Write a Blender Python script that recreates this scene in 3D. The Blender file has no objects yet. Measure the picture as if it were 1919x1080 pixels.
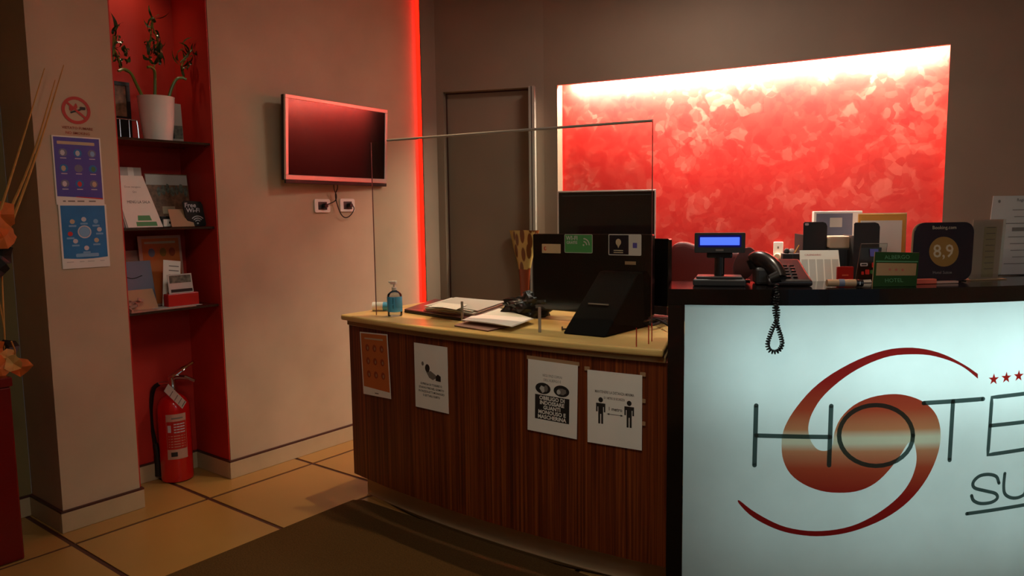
import bpy, bmesh, math, random
from mathutils import Vector, Matrix
from mathutils.geometry import tessellate_polygon

random.seed(7)
C = bpy.context.scene.collection
PI = math.pi

# ------------------------------------------------------------------ camera, world, exposure
CAM = Vector((0, 0, 1.45))
FPX = 1375.0
ROT = Matrix(((0.795, -0.052, 0.604), (0.606, 0.088, -0.790), (-0.013, 0.995, 0.102)))
ax_x = Vector(ROT.col[0]).normalized()
ax_y = Vector(ROT.col[1]); ax_y = (ax_y - ax_x * ax_y.dot(ax_x)).normalized()
ax_z = ax_x.cross(ax_y)
ROT = Matrix((ax_x, ax_y, ax_z)).transposed()
cam_data = bpy.data.cameras.new('camera')
cam = bpy.data.objects.new('camera', cam_data)
C.objects.link(cam)
cam.matrix_world = Matrix.Translation(CAM) @ ROT.to_4x4()
cam_data.sensor_width = 36
cam_data.lens = FPX / 1919 * 36
cam_data.clip_start = 0.05
bpy.context.scene.camera = cam

sc = bpy.context.scene
sc.view_settings.view_transform = 'Standard'
sc.view_settings.look = 'None'
sc.view_settings.gamma = 1
sc.view_settings.use_curve_mapping = False
sc.view_settings.exposure = 0.0

world = bpy.data.worlds.new('dim_evening')
sc.world = world
world.use_nodes = True
world.node_tree.nodes['Background'].inputs[0].default_value = (0.35, 0.45, 0.55, 1)
world.node_tree.nodes['Background'].inputs[1].default_value = 0.15


def lamp(name, kind, loc, energy, color, target=None, **kw):
    d = bpy.data.lights.new(name, kind)
    d.energy = energy
    d.color = color
    for k, v in kw.items():
        setattr(d, k, v)
    o = bpy.data.objects.new(name, d)
    C.objects.link(o)
    o.location = loc
    if target is not None:
        o.rotation_euler = (Vector(target) - Vector(loc)).to_track_quat('-Z', 'Y').to_euler()
    return o


# daylight through the window on the right, out of frame
lamp('window_daylight', 'AREA', (1.78, 0.95, 2.25), 3, (0.80, 0.95, 1.0), (-0.45, 2.7, 1.25),
     shape='RECTANGLE', size=1.1, size_y=0.6, spread=math.radians(100))
# warm ceiling downlight right above the wooden desk: it draws the desk's crisp shadow on the tiles
lamp('desk_downlight', 'SPOT', (-2.53, 2.67, 2.98), 88, (1.0, 0.76, 0.44), (-2.53, 2.60, 0),
     spot_size=math.radians(62), spot_blend=0.7, shadow_soft_size=0.012)
# second downlight, over the staff side of the tall counter
lamp('counter_downlight', 'SPOT', (-0.70, 2.72, 2.98), 60, (1.0, 0.84, 0.62), (-1.00, 3.0, 0.9),
     spot_size=math.radians(38), spot_blend=0.8, shadow_soft_size=0.03)
# faint spot at the top of the red recess
lamp('recess_spot', 'SPOT', (-3.78, 1.90, 2.98), 9, (1.0, 0.72, 0.45), (-3.99, 1.86, 2.0),
     spot_size=math.radians(80), spot_blend=0.9, shadow_soft_size=0.03)
# warm ceiling lamp over the staff area behind the counter
lamp('staff_ceiling_light', 'AREA', (-1.60, 3.45, 2.97), 15, (1.0, 0.90, 0.78), (-1.75, 3.2, 0),
     shape='DISK', size=0.45)
# weak warm light of the lobby ceiling lamp
lamp('lobby_light', 'AREA', (-0.9, 0.9, 2.96), 16, (1.0, 0.93, 0.74), (-0.9, 0.9, 0),
     shape='DISK', size=0.7)


# ------------------------------------------------------------------ pixel helpers: rays cut with real surfaces
def ray(px, py):
    return ROT @ Vector((px - 960, -(py - 540), -FPX))


def at_z(px, py, z):
    r = ray(px, py)
    return CAM + r * ((z - CAM.z) / r.z)


def at_x(px, py, x):
    r = ray(px, py)
    return CAM + r * (x / r.x)


def at_y(px, py, y):
    r = ray(px, py)
    return CAM + r * (y / r.y)


def project(P):
    v = ROT.transposed() @ (Vector(P) - CAM)
    return 960 + FPX * v.x / -v.z, 540 - FPX * v.y / -v.z


def scales(P, ang):
    """metres per picture pixel along a horizontal direction and upwards at point P"""
    P = Vector(P)
    d = Vector((math.cos(ang), math.sin(ang), 0)) * 0.02
    a, b = project(P - d), project(P + d)
    c = project(P + Vector((0, 0, 0.1)))
    e = project(P)
    return 0.04 / (b[0] - a[0]), 0.1 / (e[1] - c[1])


# ------------------------------------------------------------------ materials
def lin(c):
    return tuple(((v / 255) / 12.92 if v / 255 <= 0.04045 else ((v / 255 + 0.055) / 1.055) ** 2.4) for v in c) + (1,)


def mat(name, rgb, rough=0.5, metal=0.0, noise=0.0, scale=8, bump=0.0, spec=0.5, coat=0.0):
    m = bpy.data.materials.new(name)
    m.use_nodes = True
    nt = m.node_tree
    b = nt.nodes['Principled BSDF']
    b.inputs['Roughness'].default_value = rough
    b.inputs['Metallic'].default_value = metal
    b.inputs['Specular IOR Level'].default_value = spec
    b.inputs['Coat Weight'].default_value = coat
    col = lin(rgb)
    tc = nt.nodes.new('ShaderNodeTexCoord')
    n = nt.nodes.new('ShaderNodeTexNoise')
    n.inputs['Scale'].default_value = scale
    n.inputs['Detail'].default_value = 5
    nt.links.new(tc.outputs['Object'], n.inputs['Vector'])
    r = nt.nodes.new('ShaderNodeValToRGB')
    k = max(noise, 0.03)
    r.color_ramp.elements[0].position = 0.3
    r.color_ramp.elements[1].position = 0.7
    r.color_ramp.elements[0].color = tuple(v * (1 - k) for v in col[:3]) + (1,)
    r.color_ramp.elements[1].color = tuple(min(1, v * (1 + k)) for v in col[:3]) + (1,)
    nt.links.new(n.outputs['Fac'], r.inputs['Fac'])
    nt.links.new(r.outputs['Color'], b.inputs['Base Color'])
    if bump:
        bp = nt.nodes.new('ShaderNodeBump')
        bp.inputs['Strength'].default_value = bump
        bp.inputs['Distance'].default_value = 0.01
        nt.links.new(n.outputs['Fac'], bp.inputs['Height'])
        nt.links.new(bp.outputs['Normal'], b.inputs['Normal'])
    return m


def emit(name, rgb, strength, base=(0.02, 0.02, 0.02)):
    m = mat(name, (10, 10, 10), 0.4)
    b = m.node_tree.nodes['Principled BSDF']
    b.inputs['Emission Color'].default_value = rgb + (1,)
    b.inputs['Emission Strength'].default_value = strength
    return m


def glassy(name, tint=(0.9, 0.95, 0.93), alpha=0.93, rough=0.02):
    """thin clear sheet: mostly transparent with a glossy reflection"""
    m = bpy.data.materials.new(name)
    m.use_nodes = True
    nt = m.node_tree
    nt.nodes.clear()
    out = nt.nodes.new('ShaderNodeOutputMaterial')
    mix = nt.nodes.new('ShaderNodeMixShader')
    tr = nt.nodes.new('ShaderNodeBsdfTransparent')
    tr.inputs[0].default_value = tint + (1,)
    gl = nt.nodes.new('ShaderNodeBsdfGlossy')
    gl.inputs['Roughness'].default_value = rough
    fr = nt.nodes.new('ShaderNodeFresnel')
    fr.inputs['IOR'].default_value = 1.35
    nt.links.new(fr.outputs[0], mix.inputs[0])
    nt.links.new(tr.outputs[0], mix.inputs[1])
    nt.links.new(gl.outputs[0], mix.inputs[2])
    nt.links.new(mix.outputs[0], out.inputs[0])
    return m


def frosted(name, rgb):
    """frosted sheet that lets the lamps inside the counter shine through"""
    m = mat(name, rgb, 0.3, spec=0.5)
    nt = m.node_tree
    b = nt.nodes['Principled BSDF']
    out = [n for n in nt.nodes if n.type == 'OUTPUT_MATERIAL'][0]
    col = b.inputs['Base Color'].links[0].from_socket
    tl = nt.nodes.new('ShaderNodeBsdfTranslucent')
    nt.links.new(col, tl.inputs['Color'])
    mx = nt.nodes.new('ShaderNodeMixShader')
    mx.inputs[0].default_value = 0.62
    nt.links.new(b.outputs[0], mx.inputs[1])
    nt.links.new(tl.outputs[0], mx.inputs[2])
    nt.links.new(mx.outputs[0], out.inputs[0])
    return m


def plaster_red(name, dark, mid, light, patch=13.0):
    """spatula-worked stucco: warped overlapping strokes of several reds"""
    m = bpy.data.materials.new(name)
    m.use_nodes = True
    nt = m.node_tree
    b = nt.nodes['Principled BSDF']
    b.inputs['Roughness'].default_value = 0.45
    tc = nt.nodes.new('ShaderNodeTexCoord')
    n1 = nt.nodes.new('ShaderNodeTexNoise')
    n1.inputs['Scale'].default_value = 6
    n1.inputs['Detail'].default_value = 3
    mx = nt.nodes.new('ShaderNodeMix')
    mx.data_type = 'RGBA'
    mx.inputs[0].default_value = 0.12
    nt.links.new(tc.outputs['Object'], n1.inputs['Vector'])
    nt.links.new(tc.outputs['Object'], mx.inputs[6])
    nt.links.new(n1.outputs['Color'], mx.inputs[7])
    v = nt.nodes.new('ShaderNodeTexVoronoi')
    v.feature = 'SMOOTH_F1'
    v.inputs['Smoothness'].default_value = 0.25
    v.inputs['Scale'].default_value = patch
    nt.links.new(mx.outputs[2], v.inputs['Vector'])
    v2 = nt.nodes.new('ShaderNodeTexVoronoi')
    v2.feature = 'SMOOTH_F1'
    v2.inputs['Smoothness'].default_value = 0.2
    v2.inputs['Scale'].default_value = patch * 2.3
    nt.links.new(mx.outputs[2], v2.inputs['Vector'])
    n2 = nt.nodes.new('ShaderNodeTexNoise')
    n2.inputs['Scale'].default_value = 1.7
    n2.inputs['Detail'].default_value = 6
    nt.links.new(tc.outputs['Object'], n2.inputs['Vector'])
    s1 = nt.nodes.new('ShaderNodeSeparateColor')
    s2 = nt.nodes.new('ShaderNodeSeparateColor')
    nt.links.new(v.outputs['Color'], s1.inputs[0])
    nt.links.new(v2.outputs['Color'], s2.inputs[0])
    a = nt.nodes.new('ShaderNodeMath'); a.operation = 'MULTIPLY_ADD'; a.inputs[1].default_value = 0.32
    nt.links.new(s1.outputs[0], a.inputs[0])
    a2 = nt.nodes.new('ShaderNodeMath'); a2.operation = 'MULTIPLY_ADD'; a2.inputs[1].default_value = 0.24
    nt.links.new(s2.outputs[1], a2.inputs[0])
    nt.links.new(a.outputs[0], a2.inputs[2])
    a3 = nt.nodes.new('ShaderNodeMath'); a3.operation = 'MULTIPLY'; a3.inputs[1].default_value = 0.72
    nt.links.new(n2.outputs['Fac'], a3.inputs[0])
    nt.links.new(a3.outputs[0], a.inputs[2])
    r = nt.nodes.new('ShaderNodeValToRGB')
    r.color_ramp.elements[0].position = 0.38
    r.color_ramp.elements[0].color = lin(dark)
    r.color_ramp.elements[1].position = 0.98
    r.color_ramp.elements[1].color = lin(light)
    e = r.color_ramp.elements.new(0.66)
    e.color = lin(mid)
    nt.links.new(a2.outputs[0], r.inputs['Fac'])
    nt.links.new(r.outputs['Color'], b.inputs['Base Color'])
    return m


def wood(name, dark, mid, light, fx=100, fz=1.0, rough=0.4):
    m = bpy.data.materials.new(name)
    m.use_nodes = True
    nt = m.node_tree
    b = nt.nodes['Principled BSDF']
    b.inputs['Roughness'].default_value = rough
    tc = nt.nodes.new('ShaderNodeTexCoord')
    mp = nt.nodes.new('ShaderNodeMapping')
    mp.inputs['Scale'].default_value = (fx, fx * 0.3, fz)
    nt.links.new(tc.outputs['Object'], mp.inputs['Vector'])
    n = nt.nodes.new('ShaderNodeTexNoise')
    n.inputs['Scale'].default_value = 1
    n.inputs['Detail'].default_value = 4
    n.inputs['Roughness'].default_value = 0.65
    nt.links.new(mp.outputs[0], n.inputs['Vector'])
    r = nt.nodes.new('ShaderNodeValToRGB')
    r.color_ramp.elements[0].position = 0.36
    r.color_ramp.elements[0].color = lin(dark)
    r.color_ramp.elements[1].position = 0.68
    r.color_ramp.elements[1].color = lin(light)
    e = r.color_ramp.elements.new(0.5)
    e.color = lin(mid)
    nt.links.new(n.outputs['Fac'], r.inputs['Fac'])
    nt.links.new(r.outputs['Color'], b.inputs['Base Color'])
    return m


M = {}
M['plaster'] = mat('beige_stucco', (182, 158, 130), 0.7, noise=0.10, scale=2.2, bump=0.05)
M['plaster_back'] = mat('taupe_stucco', (134, 112, 94), 0.7, noise=0.10, scale=1.8, bump=0.05)
M['plaster_olive'] = mat('olive_stucco', (128, 108, 66), 0.7, noise=0.08, scale=2)
M['red_wall'] = plaster_red('red_spatula_stucco', (190, 30, 26), (200, 48, 40), (216, 98, 84))
M['recess_red'] = mat('recess_red_paint', (186, 40, 26), 0.6, noise=0.14, scale=3)
M['ceiling'] = mat('ceiling_paint', (200, 190, 175), 0.8)
M['tile'] = mat('cream_tile', (160, 118, 62), 0.35, noise=0.05, scale=2.5)
M['grout'] = mat('brown_strip', (70, 34, 26), 0.5)
M['skirting'] = mat('beige_skirting', (182, 158, 124), 0.45, noise=0.05)
M['mat'] = mat('brown_black_mat', (80, 56, 28), 0.95, noise=0.25, scale=160, bump=0.4, spec=0.1)
M['zebrano'] = wood('reddish_striped_veneer', (76, 28, 10), (108, 44, 16), (148, 74, 28), rough=0.42)
M['maple'] = wood('pale_maple_top', (206, 170, 100), (216, 182, 112), (226, 194, 126), fx=3, fz=30, rough=0.3)
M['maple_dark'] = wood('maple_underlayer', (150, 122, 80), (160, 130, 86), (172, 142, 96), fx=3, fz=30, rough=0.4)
M['plinth'] = mat('brushed_plinth', (190, 164, 128), 0.35, metal=0.3)
M['black_gloss'] = mat('black_gloss_lacquer', (16, 12, 12), 0.12, spec=0.6)
M['black'] = mat('black_plastic', (20, 17, 16), 0.4)
M['black_soft'] = mat('black_plastic_matt', (20, 17, 15), 0.6)
M['black_deep'] = mat('deep_black_plastic', (15, 12, 9), 0.85, spec=0.1)
M['dark_grey'] = mat('dark_grey_plastic', (48, 46, 46), 0.45)
M['silver'] = mat('silver_bezel', (236, 222, 214), 0.34, metal=0.8)
M['chrome'] = mat('chrome', (215, 212, 208), 0.15, metal=1.0)
M['alu'] = mat('aluminium_profile', (158, 146, 134), 0.45, metal=0.2)
M['white_laminate'] = frosted('frosted_white_panel', (226, 232, 230))
M['letter_grey'] = frosted('dark_green_grey_letters', (84, 102, 100))
M['star_red'] = frosted('star_red', (190, 36, 30))
M['paper'] = mat('white_paper', (234, 226, 214), 0.75)
M['paper_grey'] = mat('grey_white_paper', (190, 184, 176), 0.7)
M['laminated'] = mat('laminated_paper', (222, 214, 204), 0.3)
M['print_black'] = mat('black_print', (34, 30, 28), 0.6)
M['print_grey'] = mat('grey_print', (120, 110, 102), 0.6)
M['orange_print'] = mat('orange_print', (196, 102, 42), 0.5, noise=0.06)
M['orange_dark'] = mat('orange_icon_print', (150, 62, 26), 0.5)
M['blue_print'] = mat('violet_blue_print', (72, 70, 150), 0.4)
M['teal_print'] = mat('sea_blue_print', (30, 112, 168), 0.4, noise=0.12, scale=12)
M['pale_blue_print'] = mat('pale_blue_print', (120, 165, 200), 0.4)
M['icon_white'] = mat('icon_white_print', (190, 186, 190), 0.5)
M['icon_red'] = mat('icon_red_print', (196, 40, 34), 0.5)
M['icon_green'] = mat('icon_green_print', (62, 110, 58), 0.5)
M['sign_red'] = mat('no_smoking_red', (176, 44, 30), 0.5)
M['green_sign'] = mat('green_sign', (26, 54, 10), 0.6, spec=0.15)
M['green_light'] = mat('light_green_sign', (62, 140, 80), 0.35)
M['ochre'] = mat('ochre_print', (140, 96, 30), 0.4)
M['navy'] = mat('dark_navy_board', (18, 16, 30), 0.25)
M['ivory_print'] = mat('ivory_print', (186, 164, 134), 0.4)
M['acrylic'] = glassy('clear_acrylic')
M['shelf_glass'] = mat('smoked_glass_shelf', (60, 42, 34), 0.08, spec=0.8)
M['blue_label'] = mat('sky_blue_label', (70, 160, 205), 0.4)
M['clear_plastic'] = glassy('clear_bottle', (0.80, 0.86, 0.88))
M['white_plastic'] = mat('white_plastic', (232, 226, 216), 0.35)
M['beige_plastic'] = mat('beige_plastic', (206, 180, 148), 0.45)
M['mauve_leather'] = mat('mauve_leather', (88, 50, 50), 0.35, noise=0.05)
M['folder_edge'] = mat('folder_edge', (36, 24, 22), 0.5)
M['red_metal'] = mat('extinguisher_red', (190, 14, 10), 0.25, coat=0.4)
M['red_plastic'] = mat('red_card', (176, 32, 26), 0.35)
M['planter_red'] = mat('planter_red_lacquer', (104, 10, 10), 0.25)
M['rubber'] = mat('black_rubber', (16, 14, 14), 0.5)
M['chair_red'] = mat('red_leatherette', (104, 14, 10), 0.5, noise=0.08)
M['leaf'] = mat('dark_green_leaf', (46, 66, 30), 0.25, noise=0.2, scale=30)
M['stem'] = mat('bamboo_stem', (96, 118, 52), 0.25, noise=0.15, scale=20)
M['straw'] = mat('dried_straw', (186, 134, 66), 0.7, noise=0.15, scale=30)
M['orange_cloth'] = mat('orange_petals', (200, 96, 28), 0.7, noise=0.2, scale=20)
M['lcd_blue'] = emit('blue_lcd', (0.06, 0.13, 1.0), 1.6)
M['lcd_frame'] = emit('blue_lcd_glow', (0.0, 0.0, 0.5), 0.12)
M['led_red'] = emit('red_led', (1.0, 0.0035, 0.001), 9.0)
M['led_warm'] = emit('warm_led', (1.0, 0.86, 0.68), 760)
M['lamp_glow'] = emit('ceiling_lamp_glow', (1.0, 0.8, 0.5), 2.0)
M['screen'] = mat('glossy_dark_screen', (14, 12, 14), 0.06, spec=0.9)
M['tv_screen'] = mat('television_screen', (8, 6, 7), 0.15, spec=0.38)
M['yellow_env'] = mat('yellow_envelope', (222, 160, 62), 0.6)
M['tan_card'] = mat('tan_card', (166, 128, 92), 0.6)
M['pink_paper'] = mat('pinkish_leaflet', (186, 140, 122), 0.6)
M['blue_card'] = mat('blue_grey_card', (104, 108, 128), 0.6)
M['photo_brown'] = mat('brown_photo_print', (120, 86, 62), 0.5, noise=0.5, scale=40)
M['photo_grey'] = mat('grey_photo_print', (96, 100, 88), 0.5, noise=0.6, scale=60)
M['wallet'] = mat('tan_case', (168, 132, 98), 0.5)
M['salmon'] = mat('salmon_box', (214, 92, 66), 0.5)


def vase_material():
    m = mat('vase_glaze', (208, 178, 104), 0.25)
    nt = m.node_tree
    b = nt.nodes['Principled BSDF']
    tc = nt.nodes.new('ShaderNodeTexCoord')
    mp = nt.nodes.new('ShaderNodeMapping'); mp.inputs['Scale'].default_value = (1, 1, 0.32)
    nt.links.new(tc.outputs['Object'], mp.inputs['Vector'])
    v = nt.nodes.new('ShaderNodeTexVoronoi'); v.inputs['Scale'].default_value = 26
    nt.links.new(mp.outputs[0], v.inputs['Vector'])
    r = nt.nodes.new('ShaderNodeValToRGB')
    r.color_ramp.elements[0].position = 0.46; r.color_ramp.elements[0].color = lin((112, 62, 30))
    r.color_ramp.elements[1].position = 0.54; r.color_ramp.elements[1].color = lin((200, 166, 96))
    nt.links.new(v.outputs['Distance'], r.inputs['Fac'])
    nt.links.new(r.outputs['Color'], b.inputs['Base Color'])
    return m


def logo_material(zc):
    """the print itself fades from deep red to cream at mid height"""
    m = frosted('logo_print', (120, 30, 26))
    nt = m.node_tree
    b = nt.nodes['Principled BSDF']
    tc = nt.nodes.new('ShaderNodeTexCoord')
    sp = nt.nodes.new('ShaderNodeSeparateXYZ')
    nt.links.new(tc.outputs['Object'], sp.inputs[0])
    mr = nt.nodes.new('ShaderNodeMapRange')
    mr.inputs[1].default_value = zc - 0.35
    mr.inputs[2].default_value = zc + 0.35
    nt.links.new(sp.outputs['Z'], mr.inputs[0])
    r = nt.nodes.new('ShaderNodeValToRGB')
    cr = r.color_ramp
    cr.elements[0].position = 0.0; cr.elements[0].color = lin((160, 30, 30))
    cr.elements[1].position = 1.0; cr.elements[1].color = lin((160, 30, 30))
    for p, c in ((0.22, (172, 38, 34)), (0.36, (200, 84, 56)), (0.45, (222, 150, 112)), (0.49, (236, 226, 200)),
                 (0.52, (236, 226, 200)), (0.56, (218, 142, 100)), (0.66, (192, 78, 52)), (0.80, (166, 38, 34))):
        cr.elements.new(p).color = lin(c)
    nt.links.new(mr.outputs[0], r.inputs['Fac'])
    nt.links.new(r.outputs['Color'], b.inputs['Base Color'])
    tl = [n for n in nt.nodes if n.type == 'BSDF_TRANSLUCENT'][0]
    nt.links.new(r.outputs['Color'], tl.inputs['Color'])
    return m


# ------------------------------------------------------------------ mesh helpers
class MB:
    def __init__(s):
        s.v = []; s.f = []

    def add(s, vs, fs):
        o = len(s.v)
        s.v += [tuple(v) for v in vs]
        s.f += [tuple(i + o for i in f) for f in fs]
        return s

    def box(s, x0, y0, z0, x1, y1, z1, R=None, T=(0, 0, 0)):
        vs = [Vector(p) for p in ((x0, y0, z0), (x1, y0, z0), (x1, y1, z0), (x0, y1, z0),
                                  (x0, y0, z1), (x1, y0, z1), (x1, y1, z1), (x0, y1, z1))]
        if R is not None:
            vs = [R @ v for v in vs]
        vs = [v + Vector(T) for v in vs]
        return s.add(vs, [(3, 2, 1, 0), (4, 5, 6, 7), (0, 1, 5, 4), (1, 2, 6, 5), (2, 3, 7, 6), (3, 0, 4, 7)])

    def prism(s, pts, lo, hi, axis='z'):
        """polygon extruded; axis z: pts are (x,y); axis y: pts are (x,z) anticlockwise seen from -y"""
        n = len(pts)
        if axis == 'z':
            vs = [(p[0], p[1], lo) for p in pts] + [(p[0], p[1], hi) for p in pts]
        elif axis == 'y':
            vs = [(p[0], hi, p[1]) for p in pts] + [(p[0], lo, p[1]) for p in pts]
        else:
            vs = [(lo, p[0], p[1]) for p in pts] + [(hi, p[0], p[1]) for p in pts]
        fs = [tuple(reversed(range(n))), tuple(range(n, 2 * n))]
        fs += [(i, (i + 1) % n, n + (i + 1) % n, n + i) for i in range(n)]
        return s.add(vs, fs)

    def tube(s, pts, r, n=8, close=False, caps=True):
        pts = [Vector(p) for p in pts]
        m = len(pts)
        rs = r if isinstance(r, (list, tuple)) else [r] * m
        nrm = None
        rings = []
        for i, p in enumerate(pts):
            if close:
                t = pts[(i + 1) % m] - pts[i - 1]
            else:
                t = pts[min(i + 1, m - 1)] - pts[max(i - 1, 0)]
            t.normalize()
            if nrm is None:
                nrm = t.orthogonal().normalized()
            nrm = (nrm - t * nrm.dot(t)).normalized()
            bn = t.cross(nrm)
            rings.append([p + (nrm * math.cos(2 * PI * k / n) + bn * math.sin(2 * PI * k / n)) * rs[i] for k in range(n)])
        vs = [v for rg in rings for v in rg]
        fs = []
        for i in range(m if close else m - 1):
            j = (i + 1) % m
            for k in range(n):
                k2 = (k + 1) % n
                fs.append((i * n + k, i * n + k2, j * n + k2, j * n + k))
        if not close and caps:
            fs.append(tuple(reversed(range(n))))
            fs.append(tuple((m - 1) * n + k for k in range(n)))
        return s.add(vs, fs)

    def lathe(s, prof, n=24, c=(0, 0, 0), sx=1, sy=1):
        vs = []; fs = []
        for r, z in prof:
            for k in range(n):
                a = 2 * PI * k / n
                vs.append((c[0] + r * sx * math.cos(a), c[1] + r * sy * math.sin(a), c[2] + z))
        for i in range(len(prof) - 1):
            for k in range(n):
                k2 = (k + 1) % n
                fs.append((i * n + k, i * n + k2, (i + 1) * n + k2, (i + 1) * n + k))
        fs.append(tuple(reversed(range(n))))
        fs.append(tuple((len(prof) - 1) * n + k for k in range(n)))
        return s.add(vs, fs)

    def build(s, name, m, parent=None, smooth=False, bevel=0, seg=2, kind=None):
        me = bpy.data.meshes.new(name)
        me.from_pydata(s.v, [], s.f)
        bm = bmesh.new()
        bm.from_mesh(me)
        bmesh.ops.recalc_face_normals(bm, faces=bm.faces)
        if bevel:
            ed = [e for e in bm.edges if len(e.link_faces) == 2 and e.calc_face_angle(0) > 0.5]
            bmesh.ops.bevel(bm, geom=ed, offset=bevel, segments=seg, profile=0.5, affect='EDGES', clamp_overlap=True)
        bm.to_mesh(me)
        bm.free()
        me.materials.append(M[m] if isinstance(m, str) else m)
        if smooth:
            for p in me.polygons:
                p.use_smooth = True
            try:
                me.set_sharp_from_angle(angle=math.radians(40))
            except Exception:
                pass
        o = bpy.data.objects.new(name, me)
        C.objects.link(o)
        if parent is not None:
            o.parent = parent
        if kind:
            o['kind'] = kind
        return o


def thing(name, label, cat, loc, rz=0, group=None, rx=0):
    o = bpy.data.objects.new(name, None)
    C.objects.link(o)
    o.empty_display_size = 0.05
    o.location = loc
    o.rotation_euler = (rx, 0, rz)
    o['label'] = label
    o['category'] = cat
    if group:
        o['group'] = group
    return o


def tag(o, label, cat, group=None):
    o['label'] = label
    o['category'] = cat
    if group:
        o['group'] = group
    return o


def text(body, size, parent, m, loc, name='lettering', align='CENTER', sx=1.0, weight=0.0, rot=0):
    cu = bpy.data.curves.new(name, 'FONT')
    cu.body = body
    cu.size = size
    cu.align_x = align
    cu.align_y = 'CENTER'
    cu.resolution_u = 2
    cu.offset = weight
    t = bpy.data.objects.new(name, cu)
    C.objects.link(t)
    dg = bpy.context.evaluated_depsgraph_get()
    me = bpy.data.meshes.new_from_object(t.evaluated_get(dg))
    bpy.data.objects.remove(t)
    ca, sa = math.cos(rot), math.sin(rot)
    for v in me.vertices:
        x, y = v.co.x * sx, v.co.y
        x, y = x * ca - y * sa, x * sa + y * ca
        v.co = Vector((loc[0] + x, loc[1], loc[2] + y))
    me.materials.clear()
    me.materials.append(M[m] if isinstance(m, str) else m)
    o = bpy.data.objects.new(name, me)
    C.objects.link(o)
    if parent is not None:
        o.parent = parent
    return o


def rrect(w, h, r, n=5, cx=0, cz=0):
    pts = []
    for qx, qz, a0 in ((w / 2 - r, h / 2 - r, 0), (-w / 2 + r, h / 2 - r, 90), (-w / 2 + r, -h / 2 + r, 180), (w / 2 - r, -h / 2 + r, 270)):
        for k in range(n + 1):
            a = math.radians(a0 + 90 * k / n)
            pts.append((cx + qx + r * math.cos(a), cz + qz + r * math.sin(a)))
    return pts


def ellipse(rx, rz, n=20, cx=0, cz=0):
    return [(cx + rx * math.cos(2 * PI * k / n), cz + rz * math.sin(2 * PI * k / n)) for k in range(n)]


def flat(name, pts, m, parent, y=-0.0006, t=0.0004):
    """thin printed shape lying on a sheet (pts in x,z)"""
    return MB().prism(pts, y - t, y, 'y').build(name, m, parent)


def frame_pts(name, w, h, t, r, m, parent, cx=0, cz=0, y=-0.0006):
    o = rrect(w, h, r, 4, cx, cz); i = rrect(w - 2 * t, h - 2 * t, max(r - t, 0.0005), 4, cx, cz)
    n = len(o)
    vs = [(p[0], y, p[1]) for p in o] + [(p[0], y, p[1]) for p in i]
    return MB().add(vs, [(k, (k + 1) % n, n + (k + 1) % n, n + k) for k in range(n)]).build(name, m, parent)


def struct(o):
    o['kind'] = 'structure'
    return o


def catmull(P, n=8):
    out = []
    for i in range(len(P) - 1):
        p0 = P[i - 1] if i > 0 else tuple(2 * a - b for a, b in zip(P[0], P[1]))
        p1, p2 = P[i], P[i + 1]
        p3 = P[i + 2] if i + 2 < len(P) else tuple(2 * a - b for a, b in zip(P[-1], P[-2]))
        for k in range(n):
            t = k / n
            out.append(tuple(0.5 * ((2 * b) + (-a + c) * t + (2 * a - 5 * b + 4 * c - d) * t * t + (-a + 3 * b - 3 * c + d) * t ** 3)
                             for a, b, c, d in zip(p0, p1, p2, p3)))
    out.append(tuple(P[-1]))
    return out


# ================================================================== SETTING
WX = -3.66           # plane of the left wall
RXB = -4.0           # back of the wall recesses
CEIL = 3.05
RED_Y = 3.735        # where the left wall ends at the red light gap

# back wall: gently curved
BW = catmull([(-4.0, 3.66), (-3.75, 3.79), (-3.56, 3.89), (-2.99, 4.13), (-2.80, 4.19), (-2.14, 4.32), (-1.55, 4.41),
              (-0.99, 4.485), (-0.56, 4.535), (0.3, 4.60), (2.3, 4.68)], 12)


def bw_y(x):
    for a, b in zip(BW, BW[1:]):
        if a[0] <= x <= b[0]:
            return a[1] + (b[1] - a[1]) * (x - a[0]) / (b[0] - a[0])
    return BW[-1][1]


def bw_ang(x):
    return math.atan2(bw_y(x + 0.05) - bw_y(x - 0.05), 0.1)


def bw_strip(x0, x1, d, n=None):
    n = n or max(2, int(abs(x1 - x0) / 0.08))
    out = []
    for k in range(n + 1):
        x = x0 + (x1 - x0) * k / n
        a = bw_ang(x)
        out.append((x - math.sin(a) * d, bw_y(x) + math.cos(a) * d))
    return out


def bw_slab(mb, x0, x1, z0, z1, d0, d1):
    return mb.prism(bw_strip(x0, x1, d0) + list(reversed(bw_strip(x0, x1, d1))), z0, z1)


DZ = 2.30
mb = MB()
bw_slab(mb, -3.735, -3.56, 0, CEIL, 0, 0.09)
bw_slab(mb, -3.56, -2.99, DZ, CEIL, 0, 0.09)
bw_slab(mb, -2.99, -2.80, 0, CEIL, 0, 0.09)
bw_slab(mb, -2.80, -0.56, DZ, CEIL, 0, 0.03)
bw_slab(mb, -0.56, 2.25, 0, CEIL, 0, 0.09)
mb.box(WX + 0.043, 3.728, 0, WX + 0.054, 3.90, CEIL)
struct(mb.build('wall_back', 'plaster_back'))
mb = MB()
bw_slab(mb, -2.88, -0.48, 0, CEIL, 0.116, 0.16)
bw_slab(mb, -2.88, -2.805, 0, CEIL, 0.091, 0.1155)
bw_slab(mb, -0.555, -0.48, 0, CEIL, 0.091, 0.1155)
struct(mb.build('wall_niche', 'red_wall'))
# LED line hidden above the opening, between the two skins
led = MB()
bw_slab(led, -2.74, -0.60, 2.316, 2.326, 0.036, 0.054)
led = led.build('led_strip', 'led_warm')
tag(led, 'warm white light strip hidden along the top of the red niche', 'light strip')

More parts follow.
